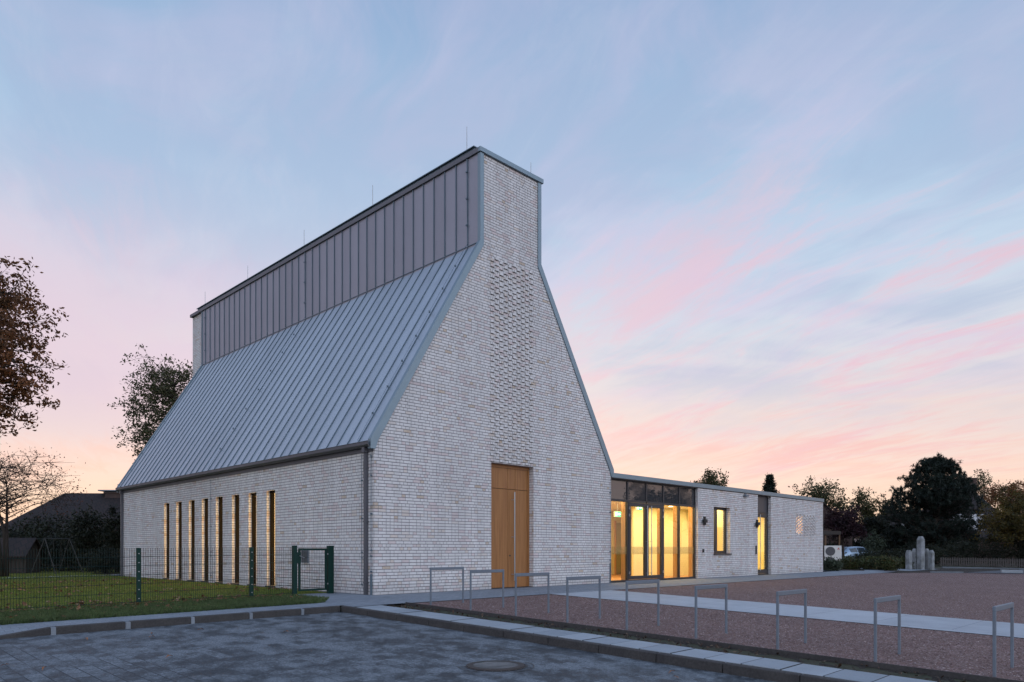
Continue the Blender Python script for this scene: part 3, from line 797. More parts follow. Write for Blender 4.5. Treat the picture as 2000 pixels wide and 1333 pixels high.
DRYLEAF = plain('dry oak leaf', (.22,.085,.030), .7, 0, .3, 30)
for px, py in ((296,1240),(297,1247),(169,1251),(330,1286),(393,1233),(13,1303),(86,1309),(560,1237),(1312,1316),(1318,1326)):
    x, y = ground_at(px, py); z = zg(x,y)-KH+.012
    if leaf0 is None:
        m = MB(); m.add([((u-.5)*.15, v*.15, .03*abs(v)*3+.02*math.sin(u*3)) for u, v in lo], [tuple(range(10))])
        o = leaf0 = m.build('fallen_leaf', DRYLEAF)
    else:
        o = leaf0.copy(); COL.objects.link(o)
    o.location = (x,y,z); o.rotation_euler = (random.uniform(-.2,.2), random.uniform(-.2,.2), random.uniform(0,6)); 
    k = random.uniform(.7,1.1); o.scale = (k,k,k)
    tag(o, 'dry brown oak leaf lying loose on the grey car park pavers', 'leaf', 'loose leaves on the car park')

# ------------------------------------------------------------------ grass and litter
def blades(name, n, x0, x1, y0, y1, h0, h1, wd, mat, dens=None):
    x = rng.uniform(x0, x1, n); y = rng.uniform(y0, y1, n)
    if dens is not None:
        keep = dens(x, y); x, y = x[keep], y[keep]; n = len(x)
    z = np.array([zg(a,b) for a, b in zip(x,y)])-.015
    a = rng.uniform(0, 2*np.pi, n); h = rng.uniform(h0, h1, n); ln = rng.normal(0, .35, (n,2))*h[:,None]
    w = wd*rng.uniform(.6,1.3,n)
    v = np.zeros((n,3,3)); 
    v[:,0] = np.stack([x-w*np.cos(a), y-w*np.sin(a), z],1); v[:,1] = np.stack([x+w*np.cos(a), y+w*np.sin(a), z],1)
    v[:,2] = np.stack([x+ln[:,0], y+ln[:,1], z+h],1)
    return tag(np_mesh(name, v, 3, mat), kind='stuff')
blades('grass', 60000, -10.5, -1.5, -1.30, 2.2, .04, .10, .007, GRASSF, lambda x, y: (y < 1.45) & ~((x > -2.25) & (y < -1.28+(x+2.2)*1.4)))
blades('grass', 70000, -14, -.05, 1.4, 14, .025, .06, .010, GRASSM, lambda x, y: ~((x > -1.65) & (y < 1.8)))
blades('grass', 40000, -24, 0, 14, 26, .025, .06, .018, GRASSM)
blades('grass', 5000, -9.5, -1.7, -1.34, -1.10, .06, .13, .007, GRASSF, lambda x, y: ~((x > -2.35) & (y < -1.28+(x+2.35)*1.4)))
n = 1500
cl = rng.uniform([-12,-.9],[0,16],(60,2)); ci = rng.integers(0,60,n)
c2 = cl[ci]+rng.normal(0,.6,(n,2)); ok = (c2[:,0] < -.1) & (c2[:,1] > -1.1) & ~((c2[:,0] > -1.7) & (c2[:,1] < 1.8)); c2 = c2[ok]
xe = rng.uniform(-10,-1.7,260); c2 = np.vstack([c2, np.stack([xe, FY+rng.normal(-.12,.10,260)],1)]); n = len(c2)
z = np.array([zg(a,b) for a, b in c2])+.035
def leafquads(C, D, W):
    v = np.zeros((len(C),4,3)); v[:,0] = C-D; v[:,1] = C+W-D*.1; v[:,2] = C+D; v[:,3] = C-W-D*.1; return v
a = rng.uniform(0,2*np.pi,n); sz = rng.uniform(.035,.075,n)[:,None]
D = np.stack([np.cos(a),np.sin(a),rng.normal(0,.35,n)],1)*sz; W = np.stack([-np.sin(a),np.cos(a),rng.normal(0,.35,n)],1)*sz*.6
tag(np_mesh('fallen_leaves', leafquads(np.column_stack([c2,z]),D,W), 4, LITTER), kind='stuff')
# crumbs of soil and leaves in the bare strip, pebbles kicked to the gravel edge
n = 650; x = rng.uniform(-1.52,-.86,n); y = -2.5-rng.uniform(0,1,n)**1.2*16; z = np.array([zg(p,q) for p,q in zip(x,y)])-.02
a = rng.uniform(0,2*np.pi,n); sz = rng.uniform(.012,.04,n)[:,None]
D = np.stack([np.cos(a),np.sin(a),rng.normal(0,.5,n)],1)*sz; W = np.stack([-np.sin(a),np.cos(a),rng.normal(0,.5,n)],1)*sz*.6
tag(np_mesh('leaf_litter', leafquads(np.column_stack([x,y,z]),D,W), 4, leaf_mat('rotting leaf crumbs', (.07,.04,.024), (.04,.026,.018), (.13,.09,.06), 2.0)), kind='stuff')

n = 9000; x = rng.uniform(-.78, 4.05, n); y = -2.5-rng.uniform(0,1,n)**.9*14.5
x2 = rng.uniform(6.9, 16, 4000); y2 = -2.5-rng.uniform(0,1,4000)*11; x = np.r_[x,x2]; y = np.r_[y,y2]; n = len(x)
z = np.array([zg(p,q) for p,q in zip(x,y)])-.012
r_ = rng.uniform(.006,.017,n); a = rng.uniform(0,2*np.pi,n); v = np.zeros((n,3,3,3)); ap = np.stack([x+rng.normal(0,.003,n),y+rng.normal(0,.003,n),z+r_*rng.uniform(.8,1.5,n)],1)
for k in range(3):
    for j, q in ((0,k),(1,k+1)):
        v[:,k,j] = np.stack([x+r_*np.cos(a+q*2.094), y+r_*np.sin(a+q*2.094), z],1)
    v[:,k,2] = ap
LOOSE = leaf_mat('loose red gravel stones', (.20,.13,.12), (.14,.09,.085), (.36,.29,.27), 30.0)
tag(np_mesh('loose_gravel', v, 3, LOOSE), kind='stuff')
# ------------------------------------------------------------------ trees
def unit(v): return v/np.maximum(np.linalg.norm(v,axis=-1,keepdims=True),1e-9)
def scatter_leaves(pts, per, sig, L, Wd, seed, up=0.0, outdir=None):
    r = np.random.default_rng(seed); n = len(pts)*per
    C = np.repeat(pts, per, 0)+r.normal(0,1,(n,3))*np.asarray(sig)
    D = unit(r.normal(0,1,(n,3))+np.array([0,0,up])+(np.repeat(outdir,per,0) if outdir is not None else 0))
    W = unit(np.cross(D, r.normal(0,1,(n,3))))
    s = r.uniform(.6,1.25,(n,1)); return leafquads(C, D*L*.5*s, W*Wd*.5*s)
def ellips(n, c, rad, seed, shell=.55, lo=-1.0):
    r = np.random.default_rng(seed); out = []
    while len(out) < n:
        d = r.normal(0,1,3); d /= np.linalg.norm(d)
        if d[2] < lo: continue
        k = (shell+(1-shell)*r.random()) if r.random() < .8 else r.random()
        out.append(np.array(c)+d*np.array(rad)*k)
    return np.array(out)
def tree(name, label, base, trunk_r, crown_c, crown_r, ncl, nsub, per, sub_sig, leaf_sig, L, Wd, mat, seed, group=None, cat='tree', trunk_top=.75, lo=-.7, limb_r=.35, stems=1, up=0.0, twig=.012, shell=.55):
    o = empty(name, base, label, cat, group); r = np.random.default_rng(seed)
    bx, by, bz = base; cc = np.array(crown_c)
    top = np.array([cc[0], cc[1], cc[2]+crown_r[2]*(trunk_top*2-1)])
    m = MB(); b0 = np.array([bx,by,bz-.1])
    spines = []
    for s in range(stems):
        off = r.normal(0,.12,3)*(stems > 1)*3; off[2] = 0
        tp = top+r.normal(0,.12,3)*crown_r[0]+off*2*(stems > 1)
        pts = [b0+off*.3, b0*.65+tp*.35+r.normal(0,.08,3)*crown_r[0]*.6, b0*.3+tp*.7+r.normal(0,.1,3)*crown_r[0]*.6, tp]
        rr = trunk_r/(stems**.5); m.tube([tuple(p) for p in pts], [rr*1.15,rr*.85,rr*.55,rr*.15], 7); spines.append(pts)
    cl = ellips(ncl, cc, crown_r, seed+1, shell, lo); subs = []
    for c in cl:
        sp = spines[r.integers(0,stems)]
        hz = max(bz+(cc[2]-crown_r[2]-bz)*.75, min(c[2]-.35*np.linalg.norm(c[:2]-cc[:2]), top[2]))
        f = min(max((hz-sp[0][2])/(sp[3][2]-sp[0][2]+1e-6),.12),.97)*3; i = min(int(f),2); st = sp[i]*(1-(f-i))+sp[i+1]*(f-i)
        mid = st*.5+c*.5+r.normal(0,.07,3)*np.linalg.norm(c-st)+np.array([0,0,.08*np.linalg.norm(c-st)])
        lr = max(trunk_r*limb_r*(1-.2*f), .012)
        m.tube([tuple(st),tuple(mid),tuple(c)], [lr,lr*.6,max(lr*.2,.006)], 5, 0, False)
        ss = c+r.normal(0,1,(nsub,3))*np.array(sub_sig)
        for q in ss: m.tube([tuple(c),tuple((c+q)/2+r.normal(0,.03,3)),tuple(q)], [twig,twig*.7,twig*.4], 3, 0, False)
        subs.append(ss)
    m.build('trunk', BARK, o, smooth=True, recalc=False)
    pts = np.vstack(subs); np_mesh('crown', scatter_leaves(pts, per, leaf_sig, L, Wd, seed+2, up), 4, mat, o)
    return o
def bush(name, label, px, Y, top, wpx, mat, seed, n=160, per=26, L=.12, group=None, depth=None, cat='shrub', z0=None):
    x, y = P(px, Y); z = zg(x,y); h = ZH(top,Y)-z; w = wpx/F*Y/2
    o = empty(name, (x,y,z), label, cat, group); r = np.random.default_rng(seed); m = MB()
    for k in range(6):
        a = r.uniform(0,6.28); q = (x+math.cos(a)*w*.5, y+math.sin(a)*w*.5, z+h*.7)
        m.tube([(x+math.cos(a)*.1,y+math.sin(a)*.1,z-.05),((x+q[0])/2,(y+q[1])/2,z+h*.4),q], [.035,.025,.01], 5, 0, False)
    m.build('stem', BARK, o, recalc=False)
    c = ellips(n, (x,y,z+h*.47), (w*.9,(depth or w)*.9,h*.50), seed, .5, -1)
    c[:,2] = np.maximum(c[:,2], z+.1); sg = .10*min(w,h)+.05
    np_mesh('crown', scatter_leaves(c, per, sg, L, L*.55, seed+1), 4, mat, o); return o

# left side
x, y = P(-112, 21.5); zc = 7.45
tree('oak_tree', 'large rust-brown oak reaching in over the lawn beside the wire fence', (x,y,zg(x,y)), .26, (x,y,zc), (2.60,2.60,3.0), 140, 8, 28, (.36,.36,.30), (.12,.12,.10), .15, .07, LF_RUST, 101, lo=-.95, twig=.010)
x, y = P(332, 46)
tree('green_tree', 'tall green tree behind the far end of the church roof', (x,y,zg(x,y)), .3, (x,y,8.9), (2.75,2.75,5.2), 112, 8, 17, (.46,.46,.42), (.17,.17,.13), .18, .09, LF_GREEN, 112, lo=-.95, twig=.012, shell=.42)
x, y = P(12, 33)
tree('bare_tree', 'nearly bare spreading tree with few red leaves in front of the tiled house', (x,y,zg(x,y)), .17, (x,y,3.4), (3.0,3.0,2.5), 85, 9, 3, (.42,.42,.34), (.22,.22,.2), .10, .055, LF_BARE, 121, stems=3, lo=-.05, twig=.011, limb_r=.24)
bush('tall_shrub', 'dark tall shrub in front of the tiled house roof', 178, 40, 990, 95, LF_DARK, 201, 200, 30, .16)
bush('tall_shrub', 'dark shrub touching the far corner of the church', 229, 39, 985, 52, LF_DARK, 202, 140, 30, .14)
bush('tall_shrub', 'low dark shrub behind the swing frame', 120, 41, 1040, 110, LF_DARK, 203, 150, 28, .14)
bush('tall_shrub', 'broad dark shrub in front of the hipped end of the tiled roof', 92, 44, 1000, 130, LF_DARK, 206, 220, 30, .16)
bush('tall_shrub', 'dark shrub between the swing frame and the tiled house', 150, 43, 1012, 90, LF_DARK, 207, 180, 30, .15)
bush('tall_shrub', 'dark shrub behind the wooden shed under the bare tree', 40, 42, 1020, 150, LF_DARK, 204, 200, 28, .15)
bush('tall_shrub', 'low dark shrub between the swing frame and the church corner', 205, 37.5, 1068, 70, LF_DARK, 205, 130, 26, .12)

# right side
def broad(name, label, px, Y, top, bot, wpx, mat, seed, ncl=45, per=18, L=.22, group=None, sub=6, shell=.5):
    x, y = P(px,Y); z = zg(x,y); zt, zb = ZH(top,Y), ZH(bot,Y); rx = wpx/F*Y/2
    return tree(name, label, (x,y,z), max(.10,rx*.06), (x,y,(zt+zb)/2), (rx*.86,rx*.86,(zt-zb)/2*.92), ncl, sub, per, (rx*.17,rx*.17,(zt-zb)*.07), (rx*.055+.04,)*3, L, L*.5, mat, seed, group, twig=.014, shell=shell)
broad('round_tree', 'round autumn tree rising behind the middle of the annexe roof', 1388, 58, 918, 990, 82, LF_GREEN, 301, 40, 16, .20)
broad('round_tree', 'wide loose tree behind the far end of the annexe', 1606, 74, 936, 1045, 118, LF_GREEN, 302, 60, 16, .26)
broad('round_tree', 'smaller rounded tree between the annexe and the pine', 1690, 78, 956, 1050, 66, LF_GREEN, 303, 45, 16, .24)
broad('round_tree', 'slender loose tree close against the left edge of the pine', 1737, 80, 962, 1050, 40, LF_GREEN, 304, 26, 14, .24)
broad('plum_tree', 'dark purple plum tree beside the end of the annexe', 1648, 58, 990, 1066, 80, LF_PLUM, 305, 55, 26, .18)
broad('round_tree', 'dense green tree behind the parked car', 1713, 70, 1004, 1066, 70, LF_YEL if False else LF_DARK, 306, 45, 26, .2)
broad('round_tree', 'sparse tree standing behind the chimney of the dark roofed house', 1918, 92, 918, 1010, 74, LF_GREEN, 307, 34, 9, .26, None, 6, .7)
broad('round_tree', 'bronze tree behind the roof of the dark house', 1968, 88, 936, 1010, 90, LF_RUST, 308, 45, 18, .26)
broad('maple_tree', 'broad yellow-green tree overhanging the picket fence', 1990, 55, 955, 1092, 130, LF_YEL, 309, 85, 30, .18)
# conifer behind the annexe
def spruce(px, Y, top, bot, wpx, label, seed):
    x, y = P(px,Y); z = zg(x,y); zt, zb = ZH(top,Y), ZH(bot,Y); R = wpx/F*Y/2
    o = empty('spruce_tree', (x,y,z), label, 'tree'); r = np.random.default_rng(seed); m = MB(); m.tube([(x,y,z-.1),(x,y,zt)], [.14,.02], 6)
    pts = []; od = []
    for i in range(110):
        f = r.random()**.8; h = zb+(zt-zb)*f; rad = R*(1-f)**.8*r.uniform(.8,1.1)+.05; a = r.uniform(0,6.28)
        e = np.array([x+math.cos(a)*rad, y+math.sin(a)*rad, h+rad*.25]); s = np.array([x,y,h-.05]); m.tube([tuple(s),tuple(e)], [.02,.008], 4, 0, False)
        for k in range(5): pts.append(s+(e-s)*(.35+.65*k/4)); od.append((e-s)/(rad+.01)*.8)
    m.build('trunk', BARK, o, recalc=False)
    np_mesh('crown', scatter_leaves(np.array(pts), 16, .09, .24, .06, seed, .3, np.array(od)), 4, LF_PINE, o)
spruce(1503, 62, 930, 1010, 50, 'small dark conifer showing above the annexe roof', 401)
def pine(px, Y, top, wpx, label, seed):
    x, y = P(px,Y); z = zg(x,y); zt = ZH(top,Y); R = wpx/F*Y/2
    o = empty('pine_tree', (x,y,z), label, 'tree'); r = np.random.default_rng(seed); m = MB(); m.tube([(x,y,z-.1),(x+.1,y,zt*.5),(x,y,zt-.3)], [.3,.2,.04], 8)
    tips = []; dirs = []
    for i in range(250):
        f = r.random(); h = z+.5+(zt-z-.9)*f
        prof = (1-(f-.3)/.7)**.60 if f > .3 else .86+.14*(f/.3)
        rad = R*prof*r.uniform(.75,1.08); a = r.uniform(0,6.28); lift = rad*r.uniform(.12,.42)+.35*f
        s = np.array([x,y,h]); e = np.array([x+math.cos(a)*rad, y+math.sin(a)*rad, min(h+lift, z+(zt-z)*(.95-.40*min(rad/R,1)**2))]); mid = (s+e)/2-np.array([0,0,.10*rad])
        m.tube([tuple(s),tuple(mid),tuple(e)], [.05,.03,.012], 5, 0, False)
        for k in range(7):
            g = .3+.7*k/6; b_ = s*(1-g)**2+mid*2*g*(1-g)+e*g*g
            for j in range(2):
                q = b_+np.array([r.normal(0,.28),r.normal(0,.28),abs(r.normal(.16,.16))]); m.tube([tuple(b_),tuple(q)], [.012,.008], 3, 0, False)
                tips.append(q); dirs.append(unit(q-b_+np.array([0,0,.15])))
        tips.append(e); dirs.append(np.array([0,0,1.0]))
    for i in range(64):      # upright candles that break the outline
        a = r.uniform(0,6.28); k = r.random()**.7; hh = zt-(zt-z)*.42*k**1.7
        rad = R*.90*k; b_ = np.array([x+math.cos(a)*rad, y+math.sin(a)*rad, hh-.62+r.uniform(-.2,.25)])
        for j in range(5): tips.append(b_+np.array([r.normal(0,.05),r.normal(0,.05),.18*j])); dirs.append(np.array([0,0,1.4]))
    m.build('trunk', BARK, o, recalc=False)
    np_mesh('crown', scatter_leaves(np.array(tips), 16, .06, .38, .055, seed, .25, np.array(dirs)*1.1), 4, LF_PINE, o)
pine(1826, 62, 893, 178, 'big dark pine with upright shoots behind the stone memorial', 411)

# low planting by the annexe end and around the memorial
for i, (px, Y, top, wpx, mt, lab) in enumerate((
    (1625, 41.0, 1092, 34, LF_SILV, 'low grey-green shrub in front of the heat pump'),
    (1660, 44.0, 1088, 46, LF_LOW, 'low green shrub between the heat pump and the memorial bed'),
    (1700, 43.5, 1090, 50, LF_LOW, 'low green shrub in the middle of the memorial bed'),
    (1735, 42.5, 1090, 52, LF_LOW, 'low yellow-green shrub at the front of the memorial bed'),
    (1770, 45.5, 1092, 46, LF_LOW, 'low green shrub touching the left memorial stones'),
    (1690, 52.0, 1078, 60, LF_DARK, 'dark hedge bush behind the low planting and the car'),
    (1740, 50.0, 1074, 60, LF_DARK, 'dark bush between the car and the memorial'),
    (1708, 62.0, 1040, 44, LF_SILV, 'pale weeping shrub below the white house gable'),
    (1630, 66.0, 1036, 70, LF_DARK, 'dark bush filling the back of the carport'),
    (1700, 66.0, 1046, 80, LF_DARK, 'dark bush behind the parked car'),
    (1752, 66.0, 1034, 76, LF_DARK, 'dark bush in front of the white house gable'),
    (1800, 54.0, 1062, 90, LF_DARK, 'dark hedge bush directly behind the memorial stones'),
    (1870, 55.5, 1056, 90, LF_DARK, 'dark hedge bush behind the left end of the picket fence'),
    (1940, 55.0, 1046, 90, LF_DARK, 'dark hedge bush behind the middle of the picket fence'),
    (2000, 54.5, 1050, 80, LF_DARK, 'dark hedge bush at the right end of the picket fence'))):
    bush('shrub', lab, px, Y, top, wpx, mt, 500+7*i, 90 if mt is not LF_DARK else (280 if Y > 60 else 140), 28, .13 if Y < 60 else .2)

# ------------------------------------------------------------------ memorial
def stele(px, Y, top, wpx, label):
    x, y = P(px,Y); z = zg(x,y)-.02; h = ZH(top,Y)-z; w = wpx/F*Y/2
    m = MB(); a0 = math.radians(15.5+10)
    def ringp(r, zz): return [(x+r*math.cos(a0+k*math.pi/2), y+r*math.sin(a0+k*math.pi/2), zz) for k in range(4)]
    R_ = w*1.08
    v = ringp(R_,z)+ringp(R_,z+h*.90 if h > 1.6 else z+h*.86)+ringp(R_*.72,z+h*.965)+ringp(R_*.55,z+h)
    f = [(0,3,2,1)]+[(4*j+k,4*j+(k+1)%4,4*j+4+(k+1)%4,4*j+4+k) for j in range(3) for k in range(4)]+[(12,13,14,15)]
    m.add(v, f); o = m.build('memorial_stone', STONE, None, bevel=.012)
    return tag(o, label, 'memorial stone', 'stones of the memorial')
stele(1798.3, 44.6, 1048, 13.5, 'tall grey stone pillar at the centre of the memorial')
stele(1775, 44.5, 1075, 11.2, 'short grey memorial stone on the far left of the group')
stele(1786.5, 44.9, 1072, 10.5, 'short grey memorial stone just left of the tall pillar')
stele(1809.8, 44.9, 1072, 9.5, 'short grey memorial stone just right of the tall pillar')
stele(1819.2, 44.5, 1075, 10.2, 'short grey memorial stone on the far right of the group')
def strip(name, p0, p1, w, h, mat, z0=-.1):
    a = Vector((*p0,0)); b_ = Vector((*p1,0)); d = (b_-a).normalized(); n = Vector((-d.y,d.x,0))*w/2
    q = [a-n, b_-n, b_+n, a+n]; m = MB()
    m.add([(p.x,p.y,zg(p.x,p.y)+z0) for p in q]+[(p.x,p.y,zg(p.x,p.y)+h) for p in q], [(0,3,2,1),(4,5,6,7),(0,1,5,4),(1,2,6,5),(2,3,7,6),(3,0,4,7)])
    return structure(m.build(name, mat))
strip('kerb', P(1728,40.5), P(1815,40.2), .14, .06, KERBM); strip('kerb', P(1815.5,40.2), P(1880,40.6), .14, .07, KERBL)
m = MB(); q = [P(1640,41.6),P(1728,40.6),P(1880,40.7),P(1990,44),P(1990,49),P(1640,49)]
m.add([(a,b_,zg(a,b_)+.012) for a,b_ in q], [tuple(range(6))]); structure(m.build('planting_bed', SOIL))
m = MB(); q = [P(1880,40.6),P(2100,40.6),P(2200,47),P(1985,47.5)]
m.add([(a,b_,zg(a,b_)+.016) for a,b_ in q], [tuple(range(4))]); structure(m.build('street', ASPH))
strip('kerb', P(1840,49.2), P(2120,49.0), .15, .07, KERBL)
o = strip('concrete_bench', P(1955,42.0), P(1996,41.6), .40, .17, CONCW, 0.0); o['kind'] = 'thing'; tag(o, 'low pale concrete block lying at the far edge of the gravel', 'concrete block')
# picket fence
a = Vector((*P(1838,52.5),0)); b_ = Vector((*P(2060,52.0),0)); d = (b_-a); L = d.length; d.normalize(); n = Vector((-d.y,d.x,0))
pf = empty('picket_fence', (a.x,a.y,0), 'low weathered wooden picket fence in front of the dark hedge', 'fence')
PICK = plain('weathered wood', (.050,.042,.038), .8, 0, .3, 6)
m = MB(); k = 0
while k*.16 < L:
    p = a+d*k*.16; z = zg(p.x,p.y); hh = .64+random.uniform(-.02,.02)
    q0, q1 = p-d*.045, p+d*.045
    v = []
    for q in (q0,q1):
        for s_ in (-.012,.012):
            for zz in (z+.03, z+hh): v.append((q.x+n.x*s_, q.y+n.y*s_, zz))
    m.add(v, [(0,1,3,2),(4,6,7,5),(0,4,5,1),(2,3,7,6),(1,5,7,3),(0,2,6,4)]); k += 1
m.build('picket_row', PICK, pf)
m = MB()
for zz in (.18,.48):
    p = a+n*.03; q = b_+n*.03; m.tube([(p.x,p.y,zg(p.x,p.y)+zz),(q.x,q.y,zg(q.x,q.y)+zz)], .03, 4)
m.build('rail', PICK, pf)

# ------------------------------------------------------------------ heat pump
hx0, hy0 = P(1610, 47.0); hx1, hy1 = P(1643.5, 46.6)
hc = Vector((hx0,hy0,0)); hd = Vector((hx1-hx0,hy1-hy0,0)); W_ = hd.length; ang = math.atan2(hd.y,hd.x)
HPM = Matrix.Translation(hc) @ Matrix.Rotation(ang,4,'Z')
def local(mb, M):
    mb.v = [tuple(M @ Vector(v)) for v in mb.v]; return mb
he = empty('heat_pump', (hx0,hy0,0), 'pale two-fan heat pump unit standing beyond the end of the annexe', 'heat pump')
zb_ = zg(hx0,hy0)
local(MB().box(0, W_, 0, .36, zb_+.08, zb_+1.46), HPM).build('casing', WHITE, he, bevel=.012)
local(MB().box(.08, W_-.08, .05, .30, zb_-.05, zb_+.08), HPM).build('foot', BLACK, he)
for zz in (.44, 1.10):
    f_ = MB(); f_.disc((.36,-.012,zb_+zz), .29, 28, 'y', 0, .011)
    fo = local(f_, HPM).build('fan_guard', plain('fan guard grey', (.10,.095,.10), .6, 0, .1, 20), he)
    g_ = MB()
    for rr in (.06,.12,.18,.24): 
        pts = [(.36+rr*math.cos(2*math.pi*k/20), -.02, zb_+zz+rr*math.sin(2*math.pi*k/20)) for k in range(21)]
        g_.tube(pts, .004, 4, 0, False)
    local(g_, HPM).build('guard_ring', BLACK, fo)
lg = MB()
for cx, cz in ((0,.055),(-.035,-.008),(.035,-.008)):
    lg.add([(.84+cx,-.004,zb_+1.24+cz+.055),(.84+cx+.03,-.004,zb_+1.24+cz),(.84+cx,-.004,zb_+1.24+cz-.055),(.84+cx-.03,-.004,zb_+1.24+cz)], [(0,1,2,3)])
local(lg, HPM).build('emblem', RED, he)

# ------------------------------------------------------------------ parked car
def make_car(px, Y, yaw, label):
    x, y = P(px,Y); z = zg(x,y); o = empty('parked_car', (x,y,z), label, 'car')
    M = Matrix.Translation((x,y,z)) @ Matrix.Rotation(yaw,4,'Z')
    PAINT = plain('pale blue car paint', (.30,.40,.52), .18, .35, .04, 3); CG = plain('dark car glass', (.02,.03,.04), .05, 0, .02, 2, .8); TY = plain('tyre rubber', (.015,.015,.015), .8)
    # half sections along the length: (x, half width, sill z, belt z, roof half width, roof z)
    secs = [(-2.15,.62,.40,.72,.60,.74),(-2.05,.76,.28,.86,.72,.90),(-1.75,.84,.22,.92,.70,1.02),(-1.2,.87,.20,.95,.60,1.38),(-.4,.88,.20,.95,.60,1.47),(.45,.88,.20,.94,.60,1.44),(1.05,.86,.20,.93,.70,1.02),(1.7,.82,.22,.84,.70,.90),(2.05,.74,.30,.70,.62,.76),(2.15,.60,.40,.60,.55,.62)]
    m = MB(); v = []
    for (a, hw, s_, b_, rw, rz) in secs:
        v += [(a,-hw*.9,s_),(a,-hw,(s_+b_)/2),(a,-hw*.97,b_),(a,-rw,rz-.06),(a,-rw*.8,rz),(a,rw*.8,rz),(a,rw,rz-.06),(a,hw*.97,b_),(a,hw,(s_+b_)/2),(a,hw*.9,s_)]
    k = 10; f = []; mi = []
    for i in range(len(secs)-1):
        for j in range(k):
            f.append((i*k+j,i*k+(j+1)%k,(i+1)*k+(j+1)%k,(i+1)*k+j))
    f += [tuple(range(k)), tuple((len(secs)-1)*k+j for j in range(k-1,-1,-1))]
    m.add(v, f); local(m, M).build('body', PAINT, o, smooth=True)
    g = MB()
    for sd in (-1,1):   # side glass, 6 mm proud of the body
        for a0, a1 in ((-1.22,-.46),(-.40,.40),(.46,.86)):
            def sec(a):
                for p, q in zip(secs, secs[1:]):
                    if p[0] <= a <= q[0]:
                        t_ = (a-p[0])/(q[0]-p[0]); return [p[i]+(q[i]-p[i])*t_ for i in range(6)]
            s0, s1 = sec(a0), sec(a1); qv = []
            for s_ in (s0,s1):
                for t_ in (.10,.92):
                    yy = s_[1]*.97*(1-t_)+s_[4]*t_; zz = s_[3]*(1-t_)+(s_[5]-.06)*t_; qv.append((s_[0], sd*(yy+.008), zz+.004))
            g.add(qv, [(0,1,3,2)])
    for (p, q) in ((secs[2],secs[3]),(secs[6],secs[5])):
        g.add([(p[0]*.98+q[0]*.02,-p[4]*.78,p[5]+.012),(p[0]*.98+q[0]*.02,p[4]*.78,p[5]+.012),(q[0],q[4]*.76,q[5]+.004),(q[0],-q[4]*.76,q[5]+.004)], [(0,1,2,3)])
    local(g, M).build('window', CG, o)
    for wx in (-1.32,1.32):
        for sd in (-1,1):
            wh = MB(); wh.disc((wx,sd*.74-(.0 if sd > 0 else .14),.31), .31, 24, 'y', 0, .14); w0 = local(wh, M).build('wheel', TY, o)
            rm = MB(); rm.disc((wx,sd*.885,.31), .20, 20, 'y', 0, .004); local(rm, M).build('rim', STEEL, w0)
    for sd in (-1,1):
        mm = MB(); mm.box(.75,.90,sd*.90-.08,sd*.90+.08,.93,1.05); local(mm, M).build('mirror', PAINT, o, bevel=.02)
        hl = MB(); hl.box(2.02,2.12,sd*.52-.14,sd*.52+.14,.60,.70); local(hl, M).build('headlight', WHITE, o)
make_car(1668, 60, math.radians(-45+22), 'pale blue parked car behind the heat pump and shrubs')

# ------------------------------------------------------------------ neighbouring houses
DBRICK = ground_mat('dark house brick', (.075,.048,.040), (.055,.038,.034), 1.5, 18.0); RENDER = plain('white house render', (.50,.50,.52), .8, 0, .08, 3)
def house(name, label, px, Y, yaw_off, length, width, eave, ridge, wallm, hip=0.0, chimney=None, roofm=None, windows=True):
    """ridge along local x; local x points to the right as seen from the camera, turned by yaw_off"""
    x, y = P(px,Y); z = zg(x,y)-.05; o = empty(name, (x,y,z), label, 'house')
    M = Matrix.Translation((x,y,z)) @ Matrix.Rotation(math.radians(-45+yaw_off),4,'Z'); hl, hw = length/2, width/2
    m = MB(); m.box(-hl+.3, hl-.3, -hw+.3, hw-.3, -.3, eave)
    if not hip:
        for sx in (-1,1): m.prism([(-hw+.3,eave),(hw-.3,eave),(0,ridge-.25)], sx*(hl-.3)-(.25 if sx > 0 else 0), sx*(hl-.3)+(.25 if sx < 0 else 0), 'x')
    local(m, M).build('wall', wallm, o)
    r = MB(); t_ = .14; e = eave-.15
    A = [(-hl,-hw,e),(hl,-hw,e),(hl,hw,e),(-hl,hw,e),(-hl+hip,0,ridge),(hl-hip,0,ridge)]
    B = [(p[0],p[1],p[2]-t_) for p in A]
    r.add(A+B, [(0,1,5,4),(2,3,4,5),(1,2,5),(3,0,4),(6,10,11,7),(8,11,10,9),(7,11,8),(9,10,6),(0,6,7,1),(1,7,8,2),(2,8,9,3),(3,9,6,0)] if hip else
          [(0,1,5,4),(2,3,4,5),(6,10,11,7),(8,11,10,9),(0,6,7,1),(2,8,9,3),(1,7,11,5),(2,5,11,8),(0,4,10,6),(3,9,10,4)])
    ro = local(r, M).build('roof', roofm or ROOFT, o)
    if chimney:
        cx, cw, ct = chimney
        c = MB(); c.box(cx-cw, cx+cw, -.45, .45, ridge-1.0, ct); c.box(cx-cw-.06, cx+cw+.06, -.51, .51, ct, ct+.10); local(c, M).build('chimney', DBRICK, ro)
    w = MB()
    for wx in np.arange(-hl+1.4, hl-1.2, 2.2): w.box(wx, wx+1.0, -hw+.26, -hw+.295, .9, min(2.1,eave-.3))
    if windows: local(w, M).build('window', SPAND, o)
    return o, M
ho, HM = house('tiled_house', 'single-storey house with long dark tiled roof behind the bare tree', 190, 52, 2, 11.0, 8.0, 2.3, 5.30, DBRICK, 3.2, (1.3,.55,5.25))
m = MB(); m.box(.35,2.25,-.6,.6,5.42,5.50); m.box(.6,.7,-.3,.3,5.34,5.42); m.box(1.9,2.0,-.3,.3,5.34,5.42); m.tube([(1.55,0,5.4),(1.55,0,5.95)], .12, 8)
